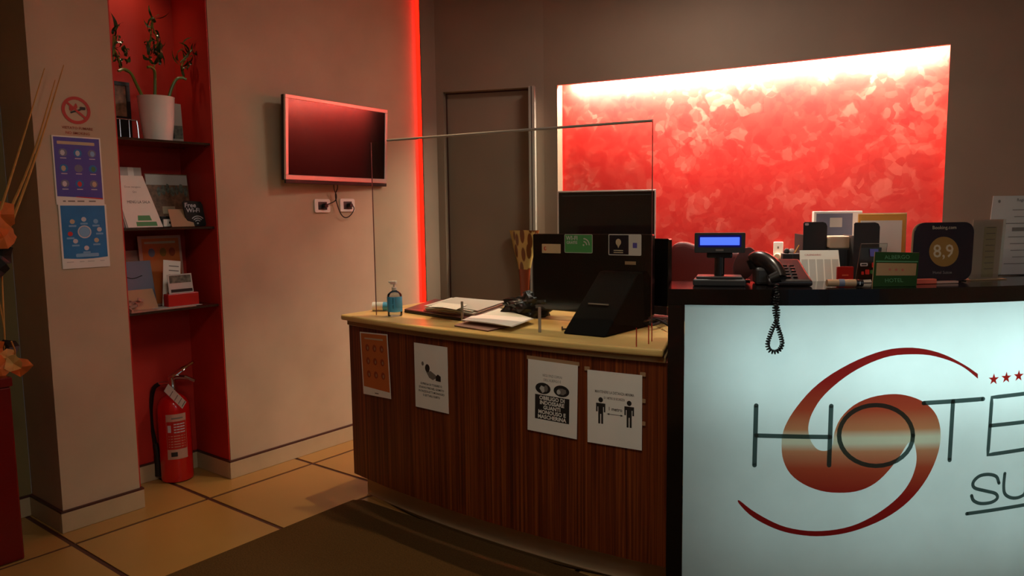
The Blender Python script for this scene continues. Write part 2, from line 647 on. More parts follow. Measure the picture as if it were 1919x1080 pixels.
# concealed service door in the back wall
dr = MB()
bw_slab(dr, -3.5595, -2.9905, 0.004, DZ - 0.0005, 0.07, 0.10)
dr = struct(dr.build('door_1', 'plaster_back'))
rv = MB()
bw_slab(rv, -3.5595, -3.552, 0.004, DZ - 0.001, 0.060, 0.0695)
bw_slab(rv, -3.552, -2.9905, DZ - 0.009, DZ - 0.001, 0.060, 0.0695)
rv.build('door_reveal', 'grout', dr)
x = -2.975
pf = MB()
a = bw_ang(x)
for off, w in ((0.0, 0.016), (0.024, 0.018)):
    cx_, cy_ = x + off * math.cos(a), bw_y(x) + off * math.sin(a)
    pf.box(-w / 2, -0.052, 0.0, w / 2, -0.002, DZ, Matrix.Rotation(a, 3, 'Z'), (cx_, cy_, 0))
pf.build('door_frame_profile', 'alu', dr)
pf2 = MB()
pf2.box(-0.006, -0.045, 0.0, 0.006, -0.002, DZ, Matrix.Rotation(a, 3, 'Z'), (x + 0.012 * math.cos(a), bw_y(x) + 0.012 * math.sin(a), 0))
pf2.build('door_seal', 'grout', dr)

# left wall with the television
mb = MB().box(RXB - 0.35, 2.193, 0, WX, RED_Y, CEIL)
struct(mb.build('wall_left', 'plaster'))
mb = MB().box(RXB - 0.02, 1.336, 0, WX, 1.690, CEIL)
pil = struct(mb.build('wall_pillar', 'plaster'))
mb = MB().box(RXB - 0.04, 1.6905, 0, RXB, 2.1925, CEIL)
mb.box(RXB, 2.186, 0.105, WX - 0.003, 2.1925, CEIL)
mb.box(RXB, 1.6905, 0.105, WX - 0.003, 1.697, CEIL)
struct(mb.build('wall_recess', 'recess_red'))
mb = MB().box(RXB - 0.36, -1.6, 0, RXB - 0.02, 1.3355, CEIL)
struct(mb.build('wall_bay', 'plaster_olive'))
mb = MB().box(RXB - 0.3, 3.735, 0, -3.76, 4.1, CEIL)
struct(mb.build('wall_corner', 'plaster'))
mb = MB().box(RXB - 0.3, -1.7, 0, 2.5, -1.6, CEIL)
struct(mb.build('wall_front', 'plaster'))
mb = MB().box(1.85, -1.6, 0, 1.95, -0.15, CEIL).box(1.85, 1.65, 0, 1.95, 4.9, CEIL).box(1.85, -0.15, 2.5, 1.95, 1.65, CEIL).box(1.85, -0.15, 0, 1.95, 1.65, 0.2)
struct(mb.build('wall_right', 'plaster'))
mb = MB()
for y0 in (-0.15, 0.72, 1.59):
    mb.box(1.86, y0, 0.2, 1.92, y0 + 0.06, 2.5)
for z0 in (0.2, 2.44):
    mb.box(1.86, -0.15, z0, 1.92, 1.65, z0 + 0.06)
struct(mb.build('window_1', 'alu'))
struct(MB().box(RXB - 0.4, -1.7, CEIL, 2.5, 4.9, CEIL + 0.08).build('ceiling', 'ceiling'))

# ceiling fixtures
cl = thing('ceiling_lamp', 'round opal ceiling lamp over the lobby floor', 'lamp', (-0.9, 0.9, CEIL))
MB().lathe([(0.36, -0.05), (0.37, 0.0)], 32).build('housing', 'alu', cl)
MB().lathe([(0.34, -0.062), (0.34, -0.05)], 32).build('diffuser', 'lamp_glow', cl)
dl = thing('recessed_spotlight', 'small recessed downlight above the staff side of the tall counter', 'lamp', (-0.70, 2.72, CEIL))
MB().tube([(0.05 * math.cos(t * PI / 8), 0.05 * math.sin(t * PI / 8), -0.004) for t in range(16)], 0.006, 6, close=True).build('trim_ring', 'chrome', dl)
dl = thing('recessed_spotlight', 'small recessed downlight at the top of the red recess', 'lamp', (-3.80, 1.94, CEIL))
MB().tube([(0.04 * math.cos(t * PI / 8), 0.04 * math.sin(t * PI / 8), -0.004) for t in range(16)], 0.005, 6, close=True).build('trim_ring', 'chrome', dl)
dl = thing('recessed_spotlight', 'small recessed downlight above the wooden desk', 'lamp', (-2.53, 2.67, CEIL))
MB().tube([(0.05 * math.cos(t * PI / 8), 0.05 * math.sin(t * PI / 8), -0.004) for t in range(16)], 0.006, 6, close=True).build('trim_ring', 'chrome', dl)

# red light line in the corner gap
rl = thing('red_light_strip', 'glowing red vertical light line in the corner left of the taupe wall', 'light strip', (WX, 3.755, 0))
MB().box(-0.008, -0.014, 0.02, 0.040, 0.012, CEIL - 0.01).build('diffuser', 'led_red', rl)
MB().box(-0.06, -0.018, 0.0, -0.009, 0.022, CEIL - 0.01).build('backing', 'alu', rl)

# floor: dark strips with big cream tiles between them
flr = struct(MB().box(RXB - 0.35, -1.7, -0.08, 2.4, 4.9, -0.004).build('floor', 'grout'))
GX, GY, GP = -3.487, 1.303, 0.652
tile_me = None
for i in range(-1, 9):
    for j in range(-5, 5):
        x0, y0 = GX + GP * i, GY + GP * j
        if tile_me is None:
            o = MB().box(0.011, 0.011, -0.01, GP - 0.011, GP - 0.011, 0.0).build('tile', 'tile', flr)
            tile_me = o.data
        else:
            o = bpy.data.objects.new('tile', tile_me)
            C.objects.link(o)
            o.parent = flr
        o.location = (x0, y0, 0)

# skirtings with the thin brown line above
def skirting(name, boxes, side):
    mb = MB(); ms = MB()
    for (x0, y0, x1, y1) in boxes:
        mb.box(x0, y0, 0, x1, y1, 0.094)
        g = 0.006
        ms.box(x0 if x0 < x1 - 0.05 else x0, y0, 0.094, x1, y1, 0.103)
    o = struct(mb.build(name, 'skirting', bevel=0.002, seg=1))
    t = struct(ms.build(side, 'grout'))
    t.scale = (1, 1, 1)
    return o


skirting('baseboard_left', [(WX, 2.178, WX + 0.016, RED_Y)], 'trim_1')
skirting('baseboard_pillar', [(WX, 1.322, WX + 0.016, 1.704), (RXB - 0.02, 1.322, WX, 1.336)], 'trim_2')
skirting('baseboard_recess', [(RXB, 1.705, RXB + 0.014, 2.178), (RXB, 2.178, WX, 2.192), (RXB, 1.691, WX, 1.705)], 'trim_3')
skirting('baseboard_bay', [(RXB - 0.02, -1.6, RXB - 0.006, 1.322)], 'trim_4')

# ================================================================== DOOR MAT
dm = thing('door_mat', 'large dark brown mat covering the tiles in front of the counter', 'mat', (0, 0, 0))
mpts = [(-2.853, 0.2), (-2.853, 2.30), (-2.85, 2.37), (-2.80, 2.40), (-2.05, 2.40), (-1.5, 2.40), (0.9, 2.40), (0.9, 0.2)]
MB().prism(mpts, 0.0005, 0.007).build('pile', 'mat', dm, bevel=0.002, seg=1)

# ================================================================== WOODEN DESK
DTOP = 0.955


def dk(x, off=0.0):
    return 2.345 + 0.09 * (x + 2.03) ** 2 - off


DL = at_z(665, 887, 0.128).x      # left end of the wood front
desk = thing('reception_desk', 'curved wooden reception desk with striped veneer front and pale maple top', 'desk', (-2.0, 2.7, 0))


def dloc(o):
    o.location = (2.0, -2.7, 0)
    return o


def desk_strip(x0, x1, off, n=20):
    return [(x0 + (x1 - x0) * k / n, dk(x0 + (x1 - x0) * k / n, off)) for k in range(n + 1)]


DR = -1.143
front = MB().prism(desk_strip(DL, DR, 0) + list(reversed(desk_strip(DL, DR, -0.03))), 0.128, 0.903)
dloc(front.build('front_panel', 'zebrano', desk))
side = MB().box(DL, dk(DL) + 0.031, 0.128, DL + 0.03, 3.02, 0.903)
dloc(side.build('side_panel', 'zebrano', desk))
pl = MB().prism(desk_strip(DL + 0.05, DR, -0.05) + list(reversed(desk_strip(DL + 0.05, DR, -0.08))), 0.001, 0.128)
pl.box(DL + 0.05, dk(DL) + 0.08, 0.001, DL + 0.08, 3.0, 0.128)
dloc(pl.build('plinth', 'plinth', desk))
pt = MB().prism(desk_strip(DL + 0.05, DR, -0.044) + list(reversed(desk_strip(DL + 0.05, DR, -0.0498))), 0.001, 0.02)
dloc(pt.build('plinth_trim', 'chrome', desk))
LX = at_z(646, 592, DTOP - 0.01).x
BACKY = at_z(809, 562, DTOP).y


def top_outline(off, xl):
    return desk_strip(xl, DR, off) + [(-1.237, 2.635), (-1.237, BACKY), (xl, BACKY)]


dloc(MB().prism(top_outline(0.034, LX), DTOP - 0.028, DTOP).build('desktop', 'maple', desk, bevel=0.009, seg=3))
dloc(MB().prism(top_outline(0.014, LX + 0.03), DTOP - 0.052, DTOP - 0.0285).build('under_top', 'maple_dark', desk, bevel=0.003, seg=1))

# ================================================================== BAR COUNTER
BC = Vector((-2.196, 4.893)); BR = 2.76
TH0 = math.radians(-66.9)
BTOP = 1.18


def bp(th, r=BR):
    return (BC.x + r * math.cos(th), BC.y + r * math.sin(th))


def bhit(px, py, r=BR):
    """(angle, z) where a sight line meets the curved counter front"""
    d = ray(px, py)
    d2 = Vector((d.x, d.y)); o2 = Vector((0, 0)) - BC
    A = d2.dot(d2); B = 2 * o2.dot(d2); Cc = o2.dot(o2) - r * r
    t = (-B - math.sqrt(max(B * B - 4 * A * Cc, 0))) / (2 * A)
    p = CAM + d * t
    return math.atan2(p.y - BC.y, p.x - BC.x), p.z


TH1 = math.radians(-17)


def barc(t0, t1, r, n=None):
    n = n or max(2, int((t1 - t0) / 0.012))
    return [bp(t0 + (t1 - t0) * k / n, r) for k in range(n + 1)]


def bslab(mb, t0, t1, r0, r1, z0, z1, n=None):
    return mb.prism(barc(t0, t1, r1, n) + list(reversed(barc(t0, t1, r0, n))), z0, z1)


bar = thing('bar_counter', 'tall curved counter with white logo panel framed in glossy black', 'counter', (0, 0, 0))
PW = 0.056 / BR
bslab(MB(), TH0, TH1, BR - 0.29, BR, BTOP - 0.055, BTOP).build('counter_top', 'black_gloss', bar)
mb = MB(); bslab(mb, TH0, TH0 + PW, BR - 0.29, BR, 0.001, BTOP - 0.0555, 3)
mb.build('end_post', 'black_gloss', bar)
mb = MB(); bslab(mb, TH1 - PW, TH1, BR - 0.29, BR, 0.001, BTOP - 0.0555, 3)
mb.build('end_post', 'black_gloss', bar)
mb = MB(); bslab(mb, TH0 + PW + 0.0005, TH1 - PW - 0.0005, BR - 0.04, BR, 0.001, 0.088)
mb.build('bottom_rail', 'black_gloss', bar)
RP = BR - 0.006
arc_ = barc(TH0 + PW + 0.0003, TH1 - PW - 0.0005, RP)
mb = MB().add([(x_, y_, 0.0885) for x_, y_ in arc_] + [(x_, y_, BTOP - 0.0558) for x_, y_ in arc_],
              [(k, k + 1, len(arc_) + k + 1, len(arc_) + k) for k in range(len(arc_) - 1)])
mb.build('front_panel', 'white_laminate', bar, smooth=True)
mb = MB(); bslab(mb, TH0 + PW + 0.001, TH1 - PW - 0.001, BR - 0.288, BR - 0.27, 0.001, BTOP - 0.056)
mb.build('back_panel', 'ceiling', bar)
# lamps mounted under the counter top, inside the frosted box
for k, e_ in enumerate((0.62, 0.95, 1.1, 1.05, 0.95)):
    th = TH0 + (TH1 - TH0) * (0.15 + 0.185 * k)
    x_, y_ = bp(th, BR - 0.262)
    x2_, y2_ = bp(th, BR)
    for z_, h_, w_ in ((0.93, 0.30, 1.42), (0.42, 0.42, 0.42)):
        lamp('counter_box_lamp', 'AREA', (x_, y_, z_), w_ * e_, (0.70, 1.0, 0.99), (x2_, y2_, z_ + 0.02), shape='RECTANGLE', size=0.34, size_y=h_)

# ---- logo on the panel (print follows the curved surface)
RL = RP + 0.0012


def lz(p):   # position measured on the photo's logo detail -> point of the panel
    return bhit(1380 + p[0] / 2.4545, 640 + p[1] / 2.4545, RL)


def curved_poly(name, pts, m, r=RL):
    """pts are (theta*R, z); cut into narrow strips and wrapped on the panel"""
    bm = bmesh.new()
    vs = [bm.verts.new((a * r, 0, z)) for a, z in pts]
    tri = tessellate_polygon([[Vector((a * r, z, 0)) for a, z in pts]])
    for t in tri:
        try:
            bm.faces.new([vs[i] for i in t])
        except Exception:
            pass
    lo = min(v.co.x for v in vs); hi = max(v.co.x for v in vs)
    xx = lo + 0.03
    while xx < hi:
        bmesh.ops.bisect_plane(bm, geom=bm.verts[:] + bm.edges[:] + bm.faces[:], plane_co=(xx, 0, 0), plane_no=(1, 0, 0))
        xx += 0.03
    for v in bm.verts:
        x_, y_ = bp(v.co.x / r, r)
        v.co = (x_, y_, v.co.z)
    bmesh.ops.recalc_face_normals(bm, faces=bm.faces)
    me = bpy.data.meshes.new(name)
    bm.to_mesh(me); bm.free()
    me.materials.append(M[m] if isinstance(m, str) else m)
    o = bpy.data.objects.new(name, me)
    C.objects.link(o); o.parent = bar
    return o


def stroke(name, lines, w, m='letter_grey', r=RL + 0.0008):
    """rounded pen strokes wrapped on the panel; lines in (theta, z)"""
    mb = MB()
    for L in lines:
        P = [Vector((a * r, z)) for a, z in L]
        # resample
        Q = [P[0]]
        for a_, b_ in zip(P, P[1:]):
            n = max(1, int((b_ - a_).length / 0.02))
            for k in range(1, n + 1):
                Q.append(a_.lerp(b_, k / n))
        left, right = [], []
        for i, q in enumerate(Q):
            t = (Q[min(i + 1, len(Q) - 1)] - Q[max(i - 1, 0)]).normalized()
            nn = Vector((-t.y, t.x)) * w / 2
            left.append(q + nn); right.append(q - nn)
        pts = left + right
        n = len(Q)
        fs = [(i, i + 1, n + i + 1, n + i) for i in range(n - 1)]
        mb.add([(bp(p.x / r, r)[0], bp(p.x / r, r)[1], p.y) for p in pts], fs)
        for q in (Q[0], Q[-1]):
            c = [q + Vector((math.cos(k * PI / 6), math.sin(k * PI / 6))) * w / 2 for k in range(12)]
            mb.add([(bp(p.x / (r + 0.0002), r + 0.0002)[0], bp(p.x / (r + 0.0002), r + 0.0002)[1], p.y) for p in c], [tuple(range(12))])
    return mb.build(name, m, bar)


swoosh = [(1112, 150), (1050, 108), (960, 62), (870, 36), (780, 29), (680, 42), (560, 85), (440, 150), (350, 220), (280, 300), (235, 370), (213, 430),
          (209, 490), (218, 550), (250, 610), (310, 657), (390, 688), (470, 697), (550, 691), (620, 665), (680, 618), (745, 540), (790, 470), (815, 462),
          (827, 500), (830, 545), (822, 590), (800, 645), (760, 702), (700, 757), (620, 810), (530, 850), (430, 870), (330, 872), (230, 855), (150, 822),
          (70, 775), (15, 732), (12, 745), (60, 796), (120, 835), (200, 870), (280, 889), (370, 897), (470, 889), (570, 864), (680, 817), (770, 757),
          (840, 685), (895, 600), (930, 510), (941, 430), (930, 360), (900, 310), (850, 272), (780, 248), (710, 243), (620, 258), (540, 295), (480, 355),
          (452, 420), (445, 470), (430, 498), (400, 504), (370, 494), (345, 460), (333, 420), (334, 380), (350, 330), (390, 265), (450, 205), (530, 145),
          (620, 98), (710, 68), (800, 60), (890, 64), (980, 88), (1050, 122), (1112, 172)]
sm = catmull([tuple(map(float, p)) for p in swoosh], 3)
zc = (lz((580, 462))[1])
curved_poly('logo_swirl', [lz(p) for p in sm], logo_material(zc))
SW = 0.0155
stroke('letter_h', [[lz((92, 295)), lz((84, 570))], [lz((437, 297)), lz((427, 570))], [lz((92, 433)), lz((432, 440))]], SW)
ell = [(643 + 164 * math.cos(t * PI / 16) + 6 * math.cos(t * PI / 16), 433 - 140 * math.sin(t * PI / 16)) for t in range(33)]
stroke('letter_o', [[lz(p) for p in ell]], SW)
stroke('letter_t', [[lz((862, 284)), lz((1135, 265))], [lz((997, 276)), lz((981, 546))]], SW)
stroke('letter_e', [[lz((1330, 240)), lz((1176, 258)), lz((1157, 522)), lz((1330, 496))], [lz((1168, 388)), lz((1330, 370))]], SW * 0.9)
stroke('letter_s', [[lz(p) for p in catmull([(1208., 652.), (1196., 622.), (1160., 612.), (1118., 620.), (1090., 648.), (1096., 674.), (1146., 688.), (1192., 700.),
                                              (1200., 722.), (1172., 741.), (1124., 746.), (1092., 733.), (1082., 710.)], 4)]], SW * 0.8)
stroke('letter_u', [[lz(p) for p in catmull([(1235., 608.), (1230., 665.), (1236., 702.), (1266., 720.), (1304., 716.), (1330., 690.), (1338., 600.)], 4)]], SW * 0.8)
stroke('underline', [[lz((1060, 793)), lz((1400, 738))]], SW * 0.85)
for (sx_, sy_) in ((1185, 175), (1243, 167), (1300, 159), (1356, 152)):
    th, z = lz((sx_, sy_))
    pts = []
    for k in range(10):
        rr = 0.0215 if k % 2 == 0 else 0.0085
        a = PI / 2 + k * PI / 5
        pts.append((th + rr * math.cos(a) / RL, z + rr * math.sin(a)))
    curved_poly('star', pts, 'star_red')

# ================================================================== TELEVISION
TVA = math.radians(4.6)
TVC = Vector((-3.575, 2.96, 0))
TVN = Vector((math.cos(TVA), math.sin(TVA), 0))


def at_tv(px, py):
    r = ray(px, py)
    return CAM + r * ((TVC - Vector((CAM.x, CAM.y, 0))).dot(TVN) / r.dot(TVN))


tp = [at_tv(px_, py_) for px_, py_ in ((533, 177), (725, 206), (727, 342), (538, 338))]
tz1, tz0 = (tp[0].z + tp[1].z) / 2, (tp[3].z + tp[2].z) / 2
tw, th_ = ((tp[1] - tp[0]).xy.length + (tp[2] - tp[3]).xy.length) / 2, tz1 - tz0
tc_ = (tp[0] + tp[1] + tp[2] + tp[3]) / 4
tv = thing('television', 'flat television with pale bezel mounted on the left wall', 'television', tuple(tc_), PI / 2 + TVA, rx=math.radians(3.2))
frame = MB()
b = 0.021
hw, hh = tw / 2, th_ / 2
for (x0, z0, x1, z1) in ((-hw, -hh, hw, -hh + b + 0.006), (-hw, hh - b, hw, hh), (-hw, -hh + b + 0.006, -hw + b, hh - b), (hw - b, -hh + b + 0.006, hw, hh - b)):
    frame.box(x0, -0.001, z0, x1, 0.015, z1)
frame.build('bezel', 'silver', tv, bevel=0.002, seg=1)
MB().box(-hw + b, 0.004, -hh + b, hw - b, 0.012, hh - b).build('screen', 'tv_screen', tv)
MB().box(-hw, 0.0155, -hh - 0.004, hw, 0.04, hh).build('casing', 'black', tv, bevel=0.006)
MB().box(-hw * 0.5, 0.04, -hh * 0.6, hw * 0.5, 0.058, hh * 0.6).build('casing_bulge', 'black', tv, bevel=0.01)
MB().box(-0.08, 0.058, -0.08, 0.08, 0.076, 0.08).build('wall_mount', 'dark_grey', tv)
MB().box(-hw, 0.0, -hh - 0.022, hw, 0.014, -hh - 0.001).build('lower_edge', 'black', tv, bevel=0.003)


def wl(px, py, d=0.0):   # a point of the left wall, d in front of it
    return at_x(px, py, WX + d)


def loc_in(o, P):
    bpy.context.view_layer.update()
    inv = o.matrix_world.inverted()
    return [inv @ Vector(p) for p in P]


bpy.context.view_layer.update()
c1 = [wl(626, 340, 0.06), wl(627, 356, 0.05), wl(631, 366, 0.03), wl(629, 376, 0.025), wl(618, 382, 0.03), wl(609, 384, 0.03)]
c2 = [wl(632, 340, 0.06), wl(633, 352, 0.05), wl(629, 366, 0.035), wl(633, 385, 0.03), wl(640, 402, 0.03), wl(648, 408, 0.03), wl(657, 404, 0.035), wl(664, 392, 0.035), wl(660, 384, 0.03), wl(655, 384, 0.03)]
for c_ in (c1, c2):
    P = catmull([tuple(p) for p in c_], 5)
    MB().tube(loc_in(tv, P), 0.0035, 6).build('cable', 'rubber', tv, smooth=True)

# wall sockets below it
for (px_, py_, lab) in ((603, 386, 'white wall socket with dark insert, left of the two under the television'),
                        (650, 385, 'white wall socket with dark insert, right of the two under the television')):
    p = wl(px_, py_)
    so = thing('wall_socket', lab, 'socket', (WX, p.y, p.z), PI / 2, 'sockets under the television')
    MB().prism(rrect(0.118, 0.082, 0.012), -0.011, -0.0005, 'y').build('cover_plate', 'white_plastic', so, bevel=0.003)
    MB().prism(rrect(0.066, 0.048, 0.003), -0.013, -0.0112, 'y').build('insert', 'dark_grey', so)
    MB().lathe([(0.0, 0), (0.016, 0), (0.016, 0.02), (0.012, 0.026)], 12).build('plug', 'black', so, smooth=True).matrix_local = Matrix.Translation((0.008, -0.013, 0)) @ Matrix.Rotation(PI / 2, 4, 'X')

# ================================================================== PILLAR: sticker and posters
def sheet(name, label, cat, loc, rz, w, h, m='laminated', group=None, rx=0, rot=0, t=0.0015):
    o = thing(name, label, cat, loc, rz, group, rx)
    if rot:
        o.rotation_euler = (rx, rot, rz)
    MB().prism([(-w / 2, -h / 2), (w / 2, -h / 2), (w / 2, h / 2), (-w / 2, h / 2)], -t / 2, t / 2, 'y').build('sheet', m, o)
    return o


Y0 = -0.0012
p = wl(143, 207)
ns = thing('no_smoking_sign', 'round red no smoking sign stuck above the posters on the pillar', 'sign', (WX + 0.001, p.y, p.z), PI / 2)
r_o, r_i = 0.062, 0.048
n = 28
MB().add([(r_o * math.cos(2 * PI * k / n), -0.001, r_o * math.sin(2 * PI * k / n)) for k in range(n)] +
         [(r_i * math.cos(2 * PI * k / n), -0.001, r_i * math.sin(2 * PI * k / n)) for k in range(n)],
         [(k, (k + 1) % n, n + (k + 1) % n, n + k) for k in range(n)]).build('ring', 'sign_red', ns)
MB().box(-0.052, -0.0016, -0.005, 0.052, -0.0012, 0.005, Matrix.Rotation(math.radians(40), 3, 'Y')).build('slash', 'sign_red', ns)
MB().box(-0.028, -0.0012, -0.006, 0.02, -0.0008, 0.001, Matrix.Rotation(math.radians(-22), 3, 'Y')).build('cigarette', 'print_black', ns)
MB().prism(rrect(0.024, 0.013, 0.003, 3, 0.028, 0.011), -0.0016, -0.0012, 'y').build('cigarette_tip', 'print_black', ns)
MB().prism(catmull([(-0.030, 0.0), (-0.026, 0.022), (-0.012, 0.014), (0.0, 0.032), (0.006, 0.012), (-0.008, 0.004), (-0.02, -0.006)], 3), -0.0011, -0.0007, 'y').build('smoke', 'sign_red', ns)
text('VIETATO FUMARE', 0.0165, ns, 'orange_dark', (0, -0.001, -0.081), 'lettering', weight=0.0003)
text('NO SMOKING', 0.0165, ns, 'orange_dark', (0.0, -0.001, -0.104), 'lettering', weight=0.0003)

# violet poster with nine round pictures
a, b_, c_, d_ = wl(95, 252), wl(188, 258), wl(198, 360), wl(103, 383)
cy_, cz_ = (a.y + b_.y) / 2, (a.z + d_.z) / 2 - 0.002
h1 = a.z - d_.z
po = sheet('poster', 'violet blue poster with nine round pictures on the pillar', 'poster', (WX + 0.003, cy_, cz_), PI / 2, 0.208, h1)
flat('printed_field', [(-0.098, h1 / 2 - 0.006), (-0.098, -h1 / 2 + 0.038), (0.098, -h1 / 2 + 0.03), (0.098, h1 / 2 - 0.006)], 'blue_print', po)
flat('red_edge', [(-0.02, -h1 / 2 + 0.0345), (0.098, -h1 / 2 + 0.025), (0.098, -h1 / 2 + 0.031), (-0.02, -h1 / 2 + 0.0375)], 'icon_red', po, -0.0011)
flat('title_bar', rrect(0.160, 0.014, 0.003, 3, -0.004, h1 / 2 - 0.031), 'ivory_print', po, -0.0011)
cols = [['icon_white', 'icon_white', 'pale_blue_print'], ['ivory_print', 'blue_card', 'icon_green'], ['icon_white', 'icon_red', 'ivory_print']]
for i in range(3):
    for j in range(3):
        cx_, cz2 = -0.062 + 0.062 * j, h1 / 2 - 0.075 - 0.070 * i
        s_ = flat('round_picture', ellipse(0.018, 0.018, 14, cx_, cz2), 'teal_print' if (i + j) % 2 else 'blue_card', po, -0.0011)
        flat('figure', ellipse(0.010, 0.013, 7, cx_ + 0.002 * (j - 1), cz2 - 0.001), cols[i][j], s_, -0.0016)
        flat('caption', rrect(0.026, 0.004, 0.001, 2, cx_, cz2 - 0.025), 'icon_white', po, -0.0011)
for k, w_ in ((-0.07, 0.012), (-0.04, 0.03), (0.0, 0.03), (0.05, 0.03)):
    flat('footer_mark', rrect(w_, 0.006, 0.001, 2, k, -h1 / 2 + 0.016), 'print_grey', po)

a, b_, c_, d_ = wl(107, 383), wl(199, 384), wl(208, 500), wl(113, 505)
h2 = a.z - d_.z
po = sheet('poster', 'sea blue poster with a white ring in its middle on the pillar', 'poster', (WX + 0.0035, (a.y + b_.y) / 2 + 0.001, (a.z + d_.z) / 2), PI / 2, 0.208, h2)
flat('printed_field', [(-0.096, h2 / 2 - 0.006), (-0.096, -h2 / 2 + 0.048)] + [(-0.096 + 0.192 * k / 6, -h2 / 2 + 0.048 - 0.006 * math.sin(k * PI / 6)) for k in range(1, 7)] + [(0.096, h2 / 2 - 0.006)], 'teal_print', po)
n = 20
MB().add([(0.030 * math.cos(2 * PI * k / n), -0.0012, 0.02 + 0.030 * math.sin(2 * PI * k / n)) for k in range(n)] +
         [(0.024 * math.cos(2 * PI * k / n), -0.0012, 0.02 + 0.024 * math.sin(2 * PI * k / n)) for k in range(n)],
         [(k, (k + 1) % n, n + (k + 1) % n, n + k) for k in range(n)]).build('ring', 'icon_white', po)
flat('ring_fill', ellipse(0.023, 0.023, 14, 0, 0.02), 'pale_blue_print', po, -0.0008)
for cx_, cz2, m_ in ((-0.05, 0.068, 'ivory_print'), (0.0, 0.078, 'icon_white'), (0.052, 0.068, 'pale_blue_print'), (-0.062, 0.012, 'icon_red'), (0.066, 0.03, 'icon_white'),
                     (-0.042, -0.022, 'icon_white'), (0.05, -0.02, 'ivory_print'), (0.004, -0.055, 'icon_white')):
    flat('round_picture', ellipse(0.011, 0.011, 10, cx_, cz2), m_, po, -0.0011)
    flat('caption', rrect(0.032, 0.008, 0.002, 2, cx_, cz2 - 0.020), 'pale_blue_print', po, -0.0011)
flat('caption_bar', rrect(0.10, 0.016, 0.004, 2, 0.006, -0.088), 'pale_blue_print', po, -0.0011)
for k, w_ in ((-0.07, 0.03), (-0.02, 0.02), (0.02, 0.03), (0.07, 0.02)):
    flat('footer_mark', rrect(w_, 0.005, 0.001, 2, k, -h2 / 2 + 0.03), 'paper_grey', po)

# ================================================================== SIGNS ON THE DESK FRONT
def on_desk(px, py):
    y = 2.36
    for _ in range(8):
        p = at_y(px, py, y)
        y = dk(p.x)
    return p


def desk_sheet(name, label, corners, **kw):
    P = [on_desk(*c) for c in corners]
    cx = sum(p.x for p in P) / 4; cz = sum(p.z for p in P) / 4
    w = ((P[1] - P[0]).length + (P[2] - P[3]).length) / 2
    h = ((P[0].z - P[3].z) + (P[1].z - P[2].z)) / 2
    ang = math.atan(0.18 * (cx + 2.03))
    tilt = math.atan2((P[1].z - P[0].z + P[2].z - P[3].z) / 2, w)
    o = sheet(name, label, 'sign', (cx + math.sin(ang) * 0.005, dk(cx) - 0.0055, cz), ang, w, h, 'paper', rot=-tilt, **kw)
    return o, w, h


o, w, h = desk_sheet('safety_notice', 'orange notice with nine round pictures, leftmost on the desk front', [(679, 621), (732, 628), (732, 746), (682, 738)])
flat('printed_field', [(-w / 2 + 0.008, h / 2 - 0.006), (-w / 2 + 0.008, -h / 2 + 0.04), (w / 2 - 0.006, -h / 2 + 0.03), (w / 2 - 0.006, h / 2 - 0.006)], 'orange_print', o)
flat('title_line', rrect(0.15, 0.008, 0.001, 2, 0, h / 2 - 0.03), 'ivory_print', o, -0.0011)
for i in range(3):
    for j in range(3):
        s_ = flat('round_picture', ellipse(0.016, 0.018, 12, -0.055 + 0.058 * j, h / 2 - 0.075 - 0.065 * i), 'orange_dark', o, -0.0011)
        flat('figure', ellipse(0.006, 0.009, 6, -0.052 + 0.058 * j, h / 2 - 0.077 - 0.065 * i), 'tan_card', s_, -0.0016)
flat('footer_mark', rrect(0.03, 0.005, 0.001, 2, 0, -h / 2 + 0.014), 'print_grey', o)

o, w, h = desk_sheet('elbow_notice', 'white notice with a framed sneezing drawing, second from left on the desk front', [(779, 641), (843, 652), (841, 774), (781, 762)])
frame_pts('outer_frame', w * 0.80, h * 0.62, 0.004, 0.014, 'print_black', o, 0, -0.012)
frame_pts('inner_frame', w * 0.62, h * 0.30, 0.003, 0.001, 'print_black', o, 0, 0.028)
flat('head', ellipse(0.015, 0.019, 12, -0.022, 0.040), 'print_black', o)
flat('hand', ellipse(0.008, 0.010, 8, -0.052, 0.058), 'print_grey', o)
flat('arm', [(-0.030, 0.022), (-0.012, -0.002), (0.012, -0.010), (0.040, 0.004), (0.028, 0.016), (-0.002, 0.030), (-0.014, 0.026)], 'print_grey', o, -0.0005)
flat('shoulder', [(0.030, -0.010), (0.062, -0.012), (0.062, 0.012), (0.044, 0.020), (0.032, 0.010)], 'print_black', o, -0.0011)
for k, s_ in enumerate(('SI PREGA DI TOSSIRE O', 'STARNUTIRE NEL GOMITO', 'IN FAZZOLETTI MONOUSO', 'E GETTARLI SUBITO')):
    text(s_, 0.0135, o, 'print_black', (0, -0.001, -0.034 - 0.0175 * k), 'lettering', sx=0.98 if k < 3 else 0.9, weight=0.0003)

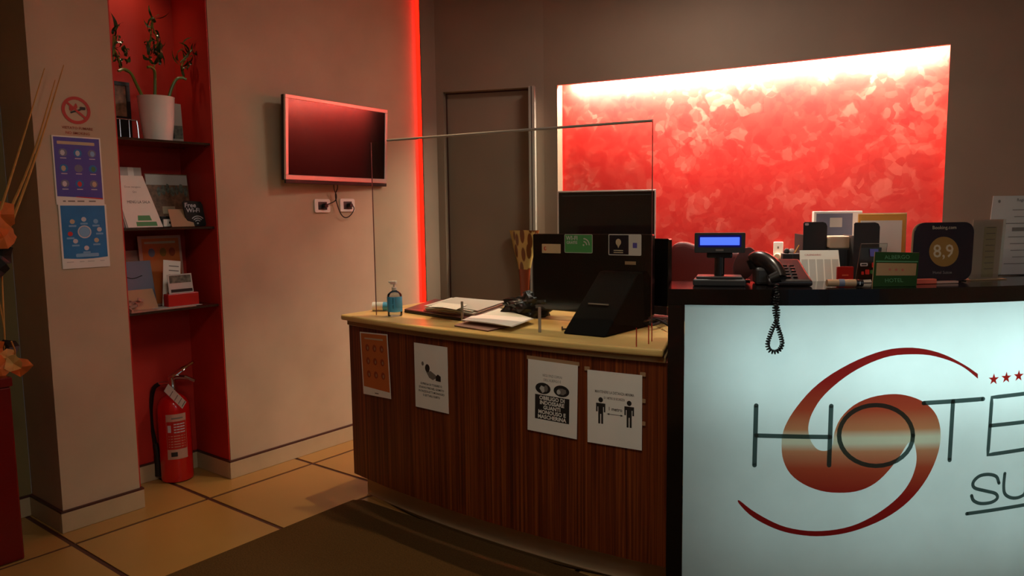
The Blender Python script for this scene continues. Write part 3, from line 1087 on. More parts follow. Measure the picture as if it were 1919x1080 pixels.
o, w, h = desk_sheet('gloves_notice', 'white notice with black block reading OBBLIGO DI INDOSSARE GUANTI, third on the desk front', [(991, 672), (1084, 685), (1084, 823), (992, 805)])
text('NEGLI SPAZI COMUNI', 0.0145, o, 'print_grey', (0, -0.001, h / 2 - 0.058), 'lettering', sx=0.62)
text("DELL'ALBERGO È", 0.0145, o, 'print_grey', (0, -0.001, h / 2 - 0.076), 'lettering', sx=0.72)
for sgn, q in ((-1, 0), (1, 1)):
    e = flat('pictogram', ellipse(0.035, 0.023, 20, sgn * 0.042, 0.035), 'print_black', o)
    if q == 0:
        flat('glove', [(-0.058, 0.034), (-0.044, 0.016), (-0.034, 0.022), (-0.036, 0.042), (-0.05, 0.046)], 'paper_grey', e, -0.0011)
        flat('glove', ellipse(0.009, 0.014, 8, -0.028, 0.036), 'print_grey', e, -0.0011)
    else:
        flat('mask', [(0.024, 0.024), (0.05, 0.02), (0.064, 0.03), (0.062, 0.042), (0.046, 0.046), (0.03, 0.044), (0.022, 0.036)], 'print_grey', e, -0.0011)
        flat('mask', ellipse(0.009, 0.010, 8, 0.030, 0.030), 'paper_grey', e, -0.0015)
blk = flat('black_block', [(-0.078, 0.008), (-0.078, -0.092), (0.078, -0.092), (0.078, 0.008)], 'print_black', o)
for k, s_ in enumerate(('OBBLIGO DI', 'INDOSSARE', 'GUANTI', 'MONOUSO E', 'MASCHERINA')):
    text(s_, 0.0215, o, 'paper', (0, -0.0016, -0.004 - 0.0192 * k), 'lettering', weight=0.0007, sx=0.98)
flat('tape', [(-w / 2 - 0.006, h / 2 - 0.002), (w / 2 + 0.006, h / 2 - 0.002), (w / 2 + 0.006, h / 2 + 0.014), (-w / 2 - 0.006, h / 2 + 0.014)], 'tan_card', o, 0.0006)

o, w, h = desk_sheet('distance_notice', 'white notice with two black figures and the words 1 metro, rightmost on the desk front', [(1105, 692), (1207, 704), (1203, 843), (1101, 828)])
text('MANTENERE LA DISTANZA MINIMA', 0.0145, o, 'print_grey', (0, -0.001, h / 2 - 0.080), 'lettering', sx=0.68, weight=0.0003)
text('DI 1 METRO DI SICUREZZA', 0.0125, o, 'print_grey', (0, -0.001, h / 2 - 0.102), 'lettering', sx=0.56, weight=0.0003)
for cx_ in (-0.055, 0.060):
    pts = [(-0.019, 0.022), (0.019, 0.022), (0.019, -0.012), (0.013, -0.012), (0.013, 0.008), (0.010, 0.008), (0.010, -0.058), (0.002, -0.058), (0.002, -0.020),
           (-0.002, -0.020), (-0.002, -0.058), (-0.010, -0.058), (-0.010, 0.008), (-0.013, 0.008), (-0.013, -0.012), (-0.019, -0.012)]
    f_ = flat('figure', [(cx_ + x_, z_ - 0.004) for x_, z_ in reversed(pts)], 'print_black', o)
    flat('figure_head', ellipse(0.0095, 0.0100, 14, cx_, 0.031), 'print_black', f_)
text('1 metro', 0.019, o, 'print_black', (0.004, -0.001, 0.0), 'lettering', weight=0.0003, sx=0.9)
MB().box(-0.024, -0.0010, -0.0215, 0.030, -0.0006, -0.0195).prism([(-0.030, -0.0205), (-0.020, -0.0245), (-0.020, -0.0165)], -0.001, -0.0006, 'y').prism([(0.036, -0.0205), (0.026, -0.0165), (0.026, -0.0245)], -0.001, -0.0006, 'y').build('arrow', 'print_black', o)
for sx_, sz_ in ((-1, 1), (1, 1), (1, 0.3), (1, -0.3)):
    flat('tape', rrect(0.022, 0.016, 0.002, 2, sx_ * (w / 2 + 0.002), sz_ * h / 2 + 0.004), 'tan_card', o, 0.0006)

# ================================================================== SHELVES IN THE RED RECESS
SX = -3.685
SH = {}
for nm, (px_, py_), lab in (('top', (217, 258), 'dark glass shelf in the red recess carrying the potted plant'),
                            ('mid', (226, 431), 'dark glass shelf in the red recess carrying the white booklet'),
                            ('low', (236, 592), 'dark glass shelf in the red recess carrying the orange card')):
    z = at_x(px_, py_, SX).z
    SH[nm] = z + 0.006
    s = thing('glass_shelf', lab, 'shelf', (0, 0, z), 0, 'glass shelves in the red recess')
    MB().box(RXB + 0.001, 1.698, -0.006, SX, 2.1855, 0.006).build('glass_panel', 'shelf_glass', s, bevel=0.001, seg=1)
    for yy in (1.699, 2.180):
        for xx in (-3.95, -3.73):
            MB().box(xx - 0.008, yy, -0.013, xx + 0.008, yy + 0.005, -0.0065).build('shelf_pin', 'chrome', s)


def rs(px, py, x=-3.82):
    return at_x(px, py, x)


# ---- pot with three curly bamboo canes
p = rs(297, 256, -3.80)
pot = thing('potted_bamboo', 'white tapered pot with three curly bamboo canes on the top glass shelf', 'plant', (-3.80, p.y, SH['top'] + 0.001))
MB().lathe([(0.062, 0), (0.068, 0.003), (0.080, 0.10), (0.088, 0.222), (0.090, 0.226), (0.084, 0.226), (0.078, 0.12), (0.07, 0.02)], 28).build('pot', 'white_plastic', pot, smooth=True)
MB().lathe([(0.070, 0.195), (0.079, 0.197)], 20).build('soil', 'print_black', pot)


leaf_me = []
for q in range(4):
    mb = MB()
    L = 0.085; n = 7
    vs = []
    for k in range(n + 1):
        t = k / n
        w_ = 0.009 * math.sin(PI * (0.12 + 0.88 * t)) ** 0.8 * (1 - 0.25 * t)
        a_ = 0.3 + (1.2 + 0.9 * q) * t
        cx_ = L * t * math.cos(a_ * 0.6); cz_ = L * t * math.sin(a_ * 0.6) - 0.03 * (q % 2) * t * t * 2
        tw_ = 1.6 * t * (1 if q % 2 else -1)
        vs += [(cx_ - 0.0, w_ * math.cos(tw_), cz_ + w_ * math.sin(tw_)), (cx_, -w_ * math.cos(tw_), cz_ - w_ * math.sin(tw_))]
    mb.add(vs, [(2 * k, 2 * k + 1, 2 * k + 3, 2 * k + 2) for k in range(n)])
    ob = mb.build('leaf', 'leaf', pot, smooth=True)
    leaf_me.append(ob.data)
    bpy.data.objects.remove(ob)

canes = [
    ([(268, 182), (256, 158), (246, 138), (234, 130), (222, 133)], [(228, 128), (240, 118), (222, 108), (232, 96), (214, 88), (222, 78), (213, 66), (236, 108), (212, 116), (226, 90), (218, 60)]),
    ([(291, 180), (291, 150), (290, 133), (284, 126), (277, 126)], [(290, 122), (282, 114), (299, 110), (288, 102), (294, 92), (285, 84), (296, 76), (289, 66), (287, 52), (292, 42), (286, 32), (300, 122), (280, 104), (301, 96)]),
    ([(317, 182), (323, 163), (331, 149), (341, 146), (350, 149)], [(345, 142), (352, 132), (341, 124), (358, 120), (347, 112), (364, 110), (352, 100), (372, 102), (360, 94), (376, 92), (338, 118)]),
]
for cane, lf in canes:
    x0 = -3.80
    P = [rs(a_, b_, x0 + 0.01 * k) for k, (a_, b_) in enumerate(cane)]
    P = catmull([tuple(v) for v in P], 5)
    tip = P[-1]
    c_o = MB().tube(loc_in(pot, P), [0.0085 - 0.002 * k / len(P) for k in range(len(P))], 8).build('cane', 'stem', pot, smooth=True)
    up = [rs(*cane[2], x0 + 0.01)] + [rs(q[0], q[1], x0 + 0.02 * math.sin(k * 2)) for k, q in enumerate(lf[::2])]
    MB().tube(loc_in(pot, catmull([tuple(v) for v in up], 3)), 0.0035, 6).build('twig', 'stem', c_o, smooth=True)
    for k, q in enumerate(lf):
        for rep in range(2):
            base = loc_in(pot, [rs(q[0] + random.uniform(-2, 2), q[1] + random.uniform(-3, 3), x0 + random.uniform(-0.03, 0.04))])[0]
            lo = bpy.data.objects.new('leaf', leaf_me[(k + rep * 2) % 4])
            C.objects.link(lo)
            lo.parent = c_o
            lo.location = base
            lo.rotation_euler = (random.uniform(-0.5, 0.5), random.uniform(-0.9, 0.4), random.uniform(0, 2 * PI))
            sc_ = random.uniform(0.65, 1.15)
            lo.scale = (sc_, sc_ * 1.1, sc_)

# ---- framed picture, wire rack, folded card on the top shelf
a, b_ = rs(206, 152, -3.93), rs(248, 250, -3.93)
cy_ = (a.y + b_.y) / 2 - 0.015; hh_ = a.z - SH['top']; ww_ = (b_.y - a.y) + 0.03
fr = thing('picture_frame', 'black picture frame leaning at the back of the top glass shelf', 'picture', (-3.93, cy_, SH['top'] + 0.004), PI / 2, rx=0.0)
f = MB()
for (x0, z0, x1, z1) in ((-ww_ / 2, 0, ww_ / 2, 0.02), (-ww_ / 2, hh_ - 0.02, ww_ / 2, hh_), (-ww_ / 2, 0.02, -ww_ / 2 + 0.02, hh_ - 0.02), (ww_ / 2 - 0.02, 0.02, ww_ / 2, hh_ - 0.02)):
    f.box(x0, -0.006, z0, x1, 0.006, z1)
f.build('frame', 'black', fr, bevel=0.001, seg=1)
MB().box(-ww_ / 2 + 0.02, -0.002, hh_ * 0.42, ww_ / 2 - 0.02, 0.004, hh_ - 0.02).build('picture', 'photo_brown', fr)
MB().box(-ww_ / 2 + 0.02, -0.002, 0.02, ww_ / 2 - 0.02, 0.004, hh_ * 0.42).build('lower_field', 'black', fr)

rk = thing('wire_rack', 'small chrome wire rack at the left of the top glass shelf', 'rack', (-3.80, rs(236, 250, -3.80).y, SH['top'] + 0.004), PI / 2)
wr = MB()
wr.tube(catmull([(-0.07, 0, 0.0), (-0.07, 0, 0.08), (-0.06, 0, 0.095), (0.045, 0, 0.095), (0.06, 0, 0.085), (0.065, 0, 0.0)], 4), 0.0028, 6)
wr.tube([(-0.07, 0.05, 0.0), (0.065, 0.05, 0.0)], 0.0025, 6)
wr.tube([(-0.07, 0, 0.0), (-0.07, 0.05, 0.0)], 0.0025, 6)
wr.tube([(0.065, 0, 0.0), (0.065, 0.05, 0.0)], 0.0025, 6)
wr.build('outer_wire', 'chrome', rk, smooth=True)
for xx in (-0.025, 0.02):
    MB().tube([(xx, 0, 0.0), (xx, 0, 0.093)], 0.0022, 6).build('bar_wire', 'chrome', rk, smooth=True)

p = rs(330, 258, -3.88)
cd = thing('folded_card', 'white card with grey photo standing right of the plant pot', 'card', (-3.88, p.y, SH['top'] + 0.001), PI / 2 - 0.25)
MB().prism([(-0.045, 0), (0.04, 0), (0.034, 0.215), (-0.045, 0.222)], -0.001, 0.001, 'y').build('sheet', 'paper_grey', cd)
flat('photo', [(-0.03, 0.03), (0.038, 0.03), (0.036, 0.10), (-0.03, 0.10)], 'photo_grey', cd, -0.0012)
flat('ribbon', [(-0.042, 0.19), (-0.02, 0.205), (-0.012, 0.12), (-0.004, 0.03), (-0.020, 0.03), (-0.030, 0.12)], 'black', cd, -0.0013)

# ---- middle shelf
zm = SH['mid'] + 0.001


def card(name, label, cat, px, py, x, w, h, m, tilt=0.0, yaw=0.0, z=None, roll=0.0, t=0.0016):
    q = rs(px, py, x)
    o = thing(name, label, cat, (x, q.y, (z if z is not None else zm) + 0.0008), PI / 2 + yaw)
    o.rotation_euler = (tilt, roll, PI / 2 + yaw)
    MB().prism([(-w / 2, 0), (w / 2, 0), (w / 2, h), (-w / 2, h)], -t / 2, t / 2, 'y').build('sheet', m, o)
    return o


bk = card('booklet_stack', 'tall white sheets standing behind the white booklet on the middle shelf', 'papers', 247, 425, -3.90, 0.17, 0.315, 'paper_grey', -0.12)
flat('clip', rrect(0.03, 0.05, 0.004, 3, 0.03, 0.29), 'white_plastic', bk, -0.001)
pts = [rs(*q, -3.78) for q in ((268, 419), (218, 335), (278, 335), (302, 417), (240, 418))]
bo = thing('menu_booklet', 'white leaning booklet with green two-tier shape on the middle shelf', 'booklet', (-3.73, rs(270, 420, -3.73).y, zm + 0.002), PI / 2)
bo.rotation_euler = (-0.16, 0, PI / 2)
sh_ = [(-0.078, 0.0), (0.098, 0.0), (0.028, 0.262), (-0.125, 0.262)]
MB().prism(sh_, -0.002, 0.002, 'y').build('cover', 'paper', bo)
MB().prism([(x_ - 0.008, z_ - 0.0) for x_, z_ in sh_], 0.0025, 0.009, 'y').build('pages', 'paper_grey', bo)
flat('green_tier', [(-0.035, 0.006), (0.070, 0.006), (0.066, 0.028), (-0.036, 0.028)], 'green_light', bo, -0.0023)
flat('green_tier', [(-0.026, 0.034), (0.044, 0.034), (0.036, 0.060), (-0.024, 0.060)], 'green_light', bo, -0.0023)
text('MENÙ LA SALA', 0.020, bo, 'print_black', (-0.010, -0.0026, 0.128), 'lettering', sx=0.85)
text('Dove mangiare', 0.013, bo, 'print_grey', (-0.03, -0.0026, 0.205), 'lettering')
text('Qui', 0.013, bo, 'print_grey', (-0.024, -0.0026, 0.180), 'lettering')

br = card('photo_brochure', 'brown brochure with carved scene photo at the back of the middle shelf', 'brochure', 322, 420, -3.90, 0.235, 0.285, 'photo_brown', -0.1)
flat('sky_band', [(-0.114, 0.225), (0.114, 0.225), (0.114, 0.28), (-0.114, 0.28)], 'paper_grey', br, -0.001)
for k in range(7):
    flat('carved_figure', ellipse(0.011 + 0.003 * (k % 2), 0.028, 7, -0.05 + 0.025 * k, 0.19 + 0.008 * (k % 3)), 'photo_grey', br, -0.0011)
flat('white_block', [(-0.04, 0.07), (0.03, 0.07), (0.03, 0.11), (-0.04, 0.11)], 'ivory_print', br, -0.0011)
ch = thing('card_holder', 'small black card holder with white card on the middle shelf', 'holder', (-3.78, rs(315, 421, -3.78).y, zm + 0.001), PI / 2)
MB().box(-0.03, 0.008, 0.0, 0.03, 0.03, 0.055).build('tray', 'black', ch, bevel=0.002)
MB().box(-0.024, -0.004, 0.002, 0.026, 0.006, 0.040).build('card', 'paper', ch)
flat('card_mark', rrect(0.014, 0.012, 0.002, 2, 0.012, 0.022), 'print_black', ch, -0.0042)
tc_ = card('tan_envelope', 'plain tan card leaning beside the black wi-fi sign', 'card', 344, 421, -3.75, 0.125, 0.098, 'tan_card', -0.35)
wf = thing('wifi_sign', 'black sign reading Free Wi-Fi with white signal arcs on the middle shelf', 'sign', (-3.76, rs(366, 421, -3.76).y, zm + 0.001), PI / 2 - 0.1)
MB().prism([(-0.01, 0.0), (0.055, 0.0), (0.06, 0.01), (0.045, 0.115), (0.035, 0.132), (-0.052, 0.138), (-0.062, 0.125), (-0.05, 0.05), (-0.03, 0.008)], -0.004, 0.004, 'y').build('board', 'black', wf, bevel=0.001, seg=1)
text('Free', 0.034, wf, 'icon_white', (-0.022, -0.0046, 0.112), 'lettering', weight=0.0006)
text('Wi-Fi', 0.032, wf, 'icon_white', (-0.008, -0.0046, 0.085), 'lettering', weight=0.0006)


def arcs(parent, m, cx, cz, radii, t, y, a0=40, a1=140, dot=0.005, name='signal_arc'):
    for R_ in radii:
        n = 10
        vs = []
        for k in range(n + 1):
            a_ = math.radians(a0 + (a1 - a0) * k / n)
            vs += [(cx + R_ * math.cos(a_), y, cz + R_ * math.sin(a_)), (cx + (R_ + t) * math.cos(a_), y, cz + (R_ + t) * math.sin(a_))]
        MB().add(vs, [(2 * k, 2 * k + 1, 2 * k + 3, 2 * k + 2) for k in range(n)]).build(name, m, parent)
    if dot:
        flat('signal_dot', ellipse(dot, dot, 10, cx, cz), m, parent, y + 0.0002)


arcs(wf, 'icon_white', 0.014, 0.016, (0.014, 0.025, 0.036), 0.005, -0.0048)

# ---- low shelf
zl = SH['low'] + 0.001
bx = card('blue_card', 'blue grey card with a dark smile mark on the low shelf', 'card', 262, 580, -3.84, 0.19, 0.25, 'blue_card', -0.2, z=zl)
MB().tube(catmull([(-0.055, -0.0015, 0.175), (-0.01, -0.0015, 0.160), (0.04, -0.0015, 0.172)], 5), 0.0022, 6).build('smile_mark', 'print_black', bx)
flat('black_strip', [(-0.094, 0.06), (-0.068, 0.06), (-0.066, 0.235), (-0.092, 0.235)], 'black', bx, -0.0012)
gc = card('grey_leaflet', 'plain grey leaflet lying against the blue grey card', 'leaflet', 272, 583, -3.77, 0.145, 0.115, 'tan_card', -0.5, z=zl)
ws = card('white_board_edge', 'white rimmed board behind the blue grey card on the low shelf', 'board', 250, 575, -3.93, 0.20, 0.30, 'pink_paper', -0.05, z=zl)
oc = card('orange_notice', 'orange notice in a pinkish frame standing on the low shelf', 'notice', 312, 578, -3.89, 0.235, 0.375, 'pink_paper', -0.08, z=zl)
flat('printed_field', [(-0.098, 0.01), (0.104, 0.01), (0.104, 0.36), (-0.098, 0.36)], 'orange_print', oc, -0.001)
flat('title_line', rrect(0.17, 0.012, 0.002, 2, 0.0, 0.338), 'ivory_print', oc, -0.0015)
for k, m_ in ((-0.05, 'blue_card'), (0.012, 'ochre'), (0.062, 'orange_dark')):
    flat('round_picture', ellipse(0.018, 0.024, 12, k, 0.285), m_, oc, -0.0015)
lf_ = card('printed_leaflet', 'curled white leaflet with dark lines in front of the orange notice', 'leaflet', 322, 581, -3.80, 0.095, 0.245, 'paper', -0.12, z=zl, roll=0.14)
for k in range(7):
    flat('print_line', rrect(0.055, 0.005, 0.001, 2, 0.01, 0.215 - 0.024 * k), 'print_grey', lf_, -0.0012)
rh = thing('red_card_holder', 'red card holder with photo card at the right of the low shelf', 'holder', (-3.74, rs(346, 570, -3.74).y, zl + 0.001), PI / 2)
MB().box(-0.085, 0.0, 0.0, 0.085, 0.05, 0.07).build('tray', 'red_plastic', rh, bevel=0.004)
MB().prism([(-0.07, 0.05), (0.066, 0.05), (0.055, 0.172), (-0.078, 0.172)], 0.014, 0.016, 'y').build('photo_card', 'paper_grey', rh)
flat('photo', [(-0.066, 0.125), (0.052, 0.125), (0.05, 0.165), (-0.068, 0.165)], 'photo_grey', rh, 0.0138)
flat('photo', [(-0.060, 0.076), (0.058, 0.076), (0.057, 0.092), (-0.061, 0.092)], 'print_black', rh, 0.0138)
fl = thing('scrap_heap', 'small heap of pinkish scraps at the left end of the low shelf', 'scraps', (-3.75, rs(252, 580, -3.75).y, zl + 0.001), 0)
for k in range(6):
    a_ = k * 1.1
    MB().box(-0.035, -0.004, 0, 0.035, 0.004, 0.014, Matrix.Rotation(a_, 3, 'Z') @ Matrix.Rotation(0.25 * (-1) ** k, 3, 'Y'), (0.01 * math.cos(a_), 0.012 * k - 0.03, 0.008 + 0.008 * k)).build('scrap', 'pink_paper', fl)
fo = MB().prism([(rs(*q, -3.70).y, rs(*q, -3.70).z) for q in ((238, 588), (375, 573), (375, 570), (238, 585))], -3.74, -3.69, 'x')
fo2 = thing('flat_leaflets', 'flat pinkish leaflets lying on the front edge of the low shelf', 'leaflet', (0, 0, zl), 0)
MB().box(-3.80, 1.72, 0.0, -3.69, 2.06, 0.003).build('sheet', 'pink_paper', fo2)
MB().box(-3.82, 1.86, 0.0032, -3.70, 2.10, 0.005, Matrix.Rotation(0.0, 3, 'Z')).build('sheet', 'paper_grey', fo2)

# ================================================================== FIRE EXTINGUISHER
p = at_z(333, 906, 0)
ex = thing('fire_extinguisher', 'red fire extinguisher standing on the tiles in the red recess', 'extinguisher', (-3.79, 1.975, 0.001), 0)
bpy.context.view_layer.update()
exc = at_z(334, 897, 0.0); ex.location = (exc.x - 0.0, exc.y, 0.001)
EX, EY = exc.x, exc.y
MB().lathe([(0.074, 0), (0.082, 0.006), (0.084, 0.02), (0.084, 0.40), (0.080, 0.43), (0.066, 0.458), (0.042, 0.478), (0.024, 0.486), (0.022, 0.50)], 32).build('cylinder', 'red_metal', ex, smooth=True)
MB().lathe([(0.026, 0.50), (0.028, 0.508), (0.022, 0.53), (0.018, 0.55), (0.018, 0.575)], 16).build('valve', 'chrome', ex, smooth=True)
# handle lies in the image plane: along camera right
hd = Vector((ax_x.x, ax_x.y, 0)).normalized()
fw = Vector((-hd.y, hd.x, 0))


def epos(u, z, w=0.0):
    return hd * u + Vector((0, 0, z)) - fw * w


MB().tube(catmull([tuple(epos(-0.01, 0.57)), tuple(epos(0.03, 0.60)), tuple(epos(0.08, 0.632)), tuple(epos(0.125, 0.660))], 4), [0.016] * 3 + [0.013] * 5 + [0.010] * 5, 8).build('squeeze_lever', 'chrome', ex, smooth=True)
MB().tube(catmull([tuple(epos(-0.005, 0.565)), tuple(epos(0.03, 0.575)), tuple(epos(0.08, 0.572)), tuple(epos(0.128, 0.552))], 4), [0.014] * 9 + [0.010] * 4, 8).build('carry_handle', 'chrome', ex, smooth=True)
MB().tube([tuple(epos(-0.01, 0.545)), tuple(epos(-0.075, 0.540))], 0.010, 10).build('hose_fitting', 'chrome', ex, smooth=True)
hose = catmull([tuple(epos(-0.07, 0.540)), tuple(epos(-0.105, 0.51)), tuple(epos(-0.125, 0.42)), tuple(epos(-0.128, 0.30)), tuple(epos(-0.115, 0.19))], 6)
MB().tube(hose, 0.012, 8).build('hose', 'rubber', ex, smooth=True)
MB().tube([tuple(epos(-0.115, 0.20)), tuple(epos(-0.105, 0.15)), tuple(epos(-0.102, 0.02))], [0.014, 0.020, 0.026], 12).build('horn', 'rubber', ex, smooth=True)
MB().box(-0.012, 0, 0, 0.012, 0.001, 0.001).build('gauge_pin', 'chrome', ex).location = (0, 0, 0.52)
lab = MB(); n = 10; vs = []
a0 = math.atan2(-fw.y, -fw.x)
for k in range(n + 1):
    a_ = a0 - math.radians(5) + math.radians(72) * k / n
    vs += [(0.0848 * math.cos(a_), 0.0848 * math.sin(a_), 0.135), (0.0848 * math.cos(a_), 0.0848 * math.sin(a_), 0.385)]
lab.add(vs, [(2 * k, 2 * k + 2, 2 * k + 3, 2 * k + 1) for k in range(n)])
lab_o = lab.build('label', 'pink_paper', ex)


def lab_patch(a_lo, a_hi, z0, z1, m, name='label_print', parent=lab_o):
    mb = MB(); vs = []; n = 6
    for k in range(n + 1):
        a_ = a0 + math.radians(a_lo + (a_hi - a_lo) * k / n)
        vs += [(0.0853 * math.cos(a_), 0.0853 * math.sin(a_), z0), (0.0853 * math.cos(a_), 0.0853 * math.sin(a_), z1)]
    mb.add(vs, [(2 * k, 2 * k + 2, 2 * k + 3, 2 * k + 1) for k in range(n)])
    return mb.build(name, m, parent)


lab_patch(-4, 66, 0.19, 0.345, 'red_plastic')
for z_ in (0.33, 0.315, 0.30, 0.285):
    lab_patch(22, 60, z_ - 0.004, z_ + 0.002, 'icon_white')
lab_patch(0, 12, 0.285, 0.325, 'icon_white')
lab_patch(8, 30, 0.15, 0.175, 'print_black')
for z_ in (0.265, 0.25, 0.235, 0.22, 0.205):
    lab_patch(2, 60, z_ - 0.003, z_ + 0.001, 'pink_paper')
lab_patch(15, 55, 0.358, 0.366, 'print_grey')
tg = MB()
A_, B_ = epos(-0.01, 0.520, 0.07), epos(0.105, 0.440, 0.10)
dv = (B_ - A_); pv = Vector((0.022 * hd.x, 0.022 * hd.y, 0.034))
tg.add([A_ - pv * 0.2, B_ - pv * 0.5, B_ + pv * 0.6, A_ + pv], [(0, 1, 2, 3)])
tgo = tg.build('service_tag', 'paper', ex)
for k in (0.3, 0.55, 0.75, 0.93):
    q = A_ + dv * k
    MB().add([q - pv * 0.3 - fw * 0.001, q - pv * 0.3 + dv * 0.03 - fw * 0.001, q + pv * 0.6 + dv * 0.03 - fw * 0.001, q + pv * 0.6 - fw * 0.001], [(0, 1, 2, 3)]).build('tag_line', 'print_grey', tgo)

# ================================================================== RED PLANTER WITH DRIED STEMS, LEFT EDGE
pc = at_z(48, 1048, 0)
pln = thing('tall_planter', 'tall dark red square planter at the left edge of the view', 'planter', (pc.x, pc.y, 0))
zt = at_x(50, 702, pc.x).z
W2 = 0.34
MB().prism([(0, 0), (-W2, 0), (-W2, -W2), (0, -W2)], 0.001, zt - 0.04).build('body', 'planter_red', pln, bevel=0.008)
MB().prism([(0.006, 0.006), (-W2 - 0.006, 0.006), (-W2 - 0.006, -W2 - 0.006), (0.006, -W2 - 0.006)], zt - 0.0395, zt).build('rim', 'planter_red', pln, bevel=0.004)
MB().box(0.0005, -0.30, zt - 0.19, 0.0015, -0.06, zt - 0.186).build('label_line', 'chrome', pln)
dg_ = thing('dried_arrangement', 'dried orange flowers and straw stems rising from the red planter', 'plant', (pc.x - 0.17, pc.y - 0.17, zt + 0.001))
bpy.context.view_layer.update()


def lp(px, py, d=0.0):
    return at_x(px, py, pc.x - 0.10 + d)


for k, (q0, q1) in enumerate((((-20, 705), (-5, 420)), ((-10, 500), (120, 122)), ((-16, 470), (104, 150)), ((-40, 520), (84, 128)), ((6, 690), (-2, 560)), ((12, 690), (22, 640)))):
    A_, B_ = lp(*q0, -0.04), lp(*q1, 0.02 * k - 0.03)
    mid = (A_ + B_) / 2 + Vector((0.01, 0.01 * (k % 3), 0))
    MB().tube(loc_in(dg_, catmull([tuple(A_), tuple(mid), tuple(B_)], 6)), [0.008 - 0.006 * j / 12 for j in range(13)] if k < 4 else 0.003, 6).build('straw_stem', 'straw', dg_, smooth=True)
# base leg of the tall stems down to the planter
A_, B_ = lp(-24, 500, -0.05), lp(-14, 704, -0.05)
MB().tube(loc_in(dg_, [tuple(A_), tuple(B_)]), 0.008, 6).build('straw_stem', 'straw', dg_, smooth=True)
A_, B_ = lp(2, 470, -0.02), lp(12, 700, -0.02)
MB().tube(loc_in(dg_, [tuple(A_), tuple(B_)]), 0.004, 6).build('straw_stem', 'straw', dg_, smooth=True)
petal = None
for k, (px_, py_, s_, m_) in enumerate(((2, 402, 0.075, 'orange_cloth'), (-6, 430, 0.08, 'orange_cloth'), (8, 445, 0.06, 'orange_cloth'), (-8, 470, 0.07, 'black_soft'), (4, 480, 0.055, 'black_soft'), (-2, 505, 0.05, 'black_soft'),
                                        (36, 688, 0.055, 'orange_cloth'), (14, 672, 0.05, 'straw'), (0, 690, 0.06, 'orange_cloth'), (18, 652, 0.05, 'black_soft'), (-8, 655, 0.05, 'orange_cloth'), (26, 682, 0.045, 'straw'))):
    mb = MB()
    n = 9
    vs = [(0, 0, 0)]
    for j in range(n):
        a_ = 2 * PI * j / n
        rr = s_ * (0.6 + 0.4 * ((j * 37 + k * 13) % 10) / 10)
        vs.append((rr * 0.35 * math.cos(a_ * 2 + k), rr * math.cos(a_), rr * math.sin(a_)))
    mb.add(vs, [(0, j + 1, (j + 1) % n + 1) for j in range(n)])
    mb.add([(v[0] - 0.006, v[1], v[2]) for v in vs], [(0, (j + 1) % n + 1, j + 1) for j in range(n)])
    ob = mb.build('petal', m_, dg_)
    ob.location = loc_in(dg_, [lp(px_, py_, 0.02 * (k % 3))])[0]

# ================================================================== THINGS ON THE WOODEN DESK
Z = DTOP + 0.0008
sa = at_z(741, 592, Z)
sb = thing('sanitizer_bottle', 'clear pump bottle with sky blue label on the left of the desk', 'bottle', (sa.x, sa.y, Z), 0.3)
MB().lathe([(0.034, 0), (0.036, 0.004), (0.036, 0.022)], 24).build('bottle_base', 'clear_plastic', sb, smooth=True)
MB().lathe([(0.0365, 0.022), (0.0370, 0.024), (0.0370, 0.094), (0.0365, 0.096)], 24).build('label', 'blue_label', sb, smooth=True)
MB().lathe([(0.036, 0.0962), (0.034, 0.108), (0.020, 0.120), (0.012, 0.124), (0.012, 0.128)], 20).build('shoulder', 'clear_plastic', sb, smooth=True)
MB().lathe([(0.013, 0.128), (0.013, 0.140), (0.006, 0.142), (0.006, 0.155)], 16).build('collar', 'white_plastic', sb, smooth=True)
MB().box(-0.017, -0.010, 0.155, 0.012, 0.010, 0.172).box(-0.030, -0.006, 0.162, -0.017, 0.006, 0.171).build('pump_head', 'white_plastic', sb, bevel=0.003)
text('GEL MANI', 0.012, sb, 'navy', (0.012, -0.0378, 0.066), 'lettering', rot=PI / 2)

ta = at_z(712, 583, Z)
tr_ = thing('paper_roll', 'small white roll with blue end lying left of the pump bottle', 'roll', (ta.x, ta.y, Z + 0.0235), 0.6)
MB().tube([(-0.035, 0, 0), (0.020, 0, 0)], 0.023, 18).build('roll', 'white_plastic', tr_, smooth=True)
MB().tube([(0.0205, 0, 0), (0.046, 0, 0)], [0.0235, 0.021], 18).build('blue_end', 'blue_label', tr_, smooth=True)

# dark desk pad (leather folder)
q = [at_z(*c, Z) for c in ((764, 586), (806, 568), (935, 575), (905, 602))]
fd = thing('leather_folder', 'mauve leather desk folder under the pile of papers', 'folder', (0, 0, Z))
q = [at_z(758, 586, Z), at_z(893, 606, Z), at_z(990, 590, Z), at_z(815, 566, Z)]
MB().prism([(v.x, v.y) for v in q], 0.0, 0.010).build('lower_cover', 'folder_edge', fd, bevel=0.002, seg=1)
MB().prism([(v.x * 0.998 + -2.3 * 0.002, v.y) for v in q], 0.0105, 0.018).build('upper_cover', 'mauve_leather', fd, bevel=0.002, seg=1)


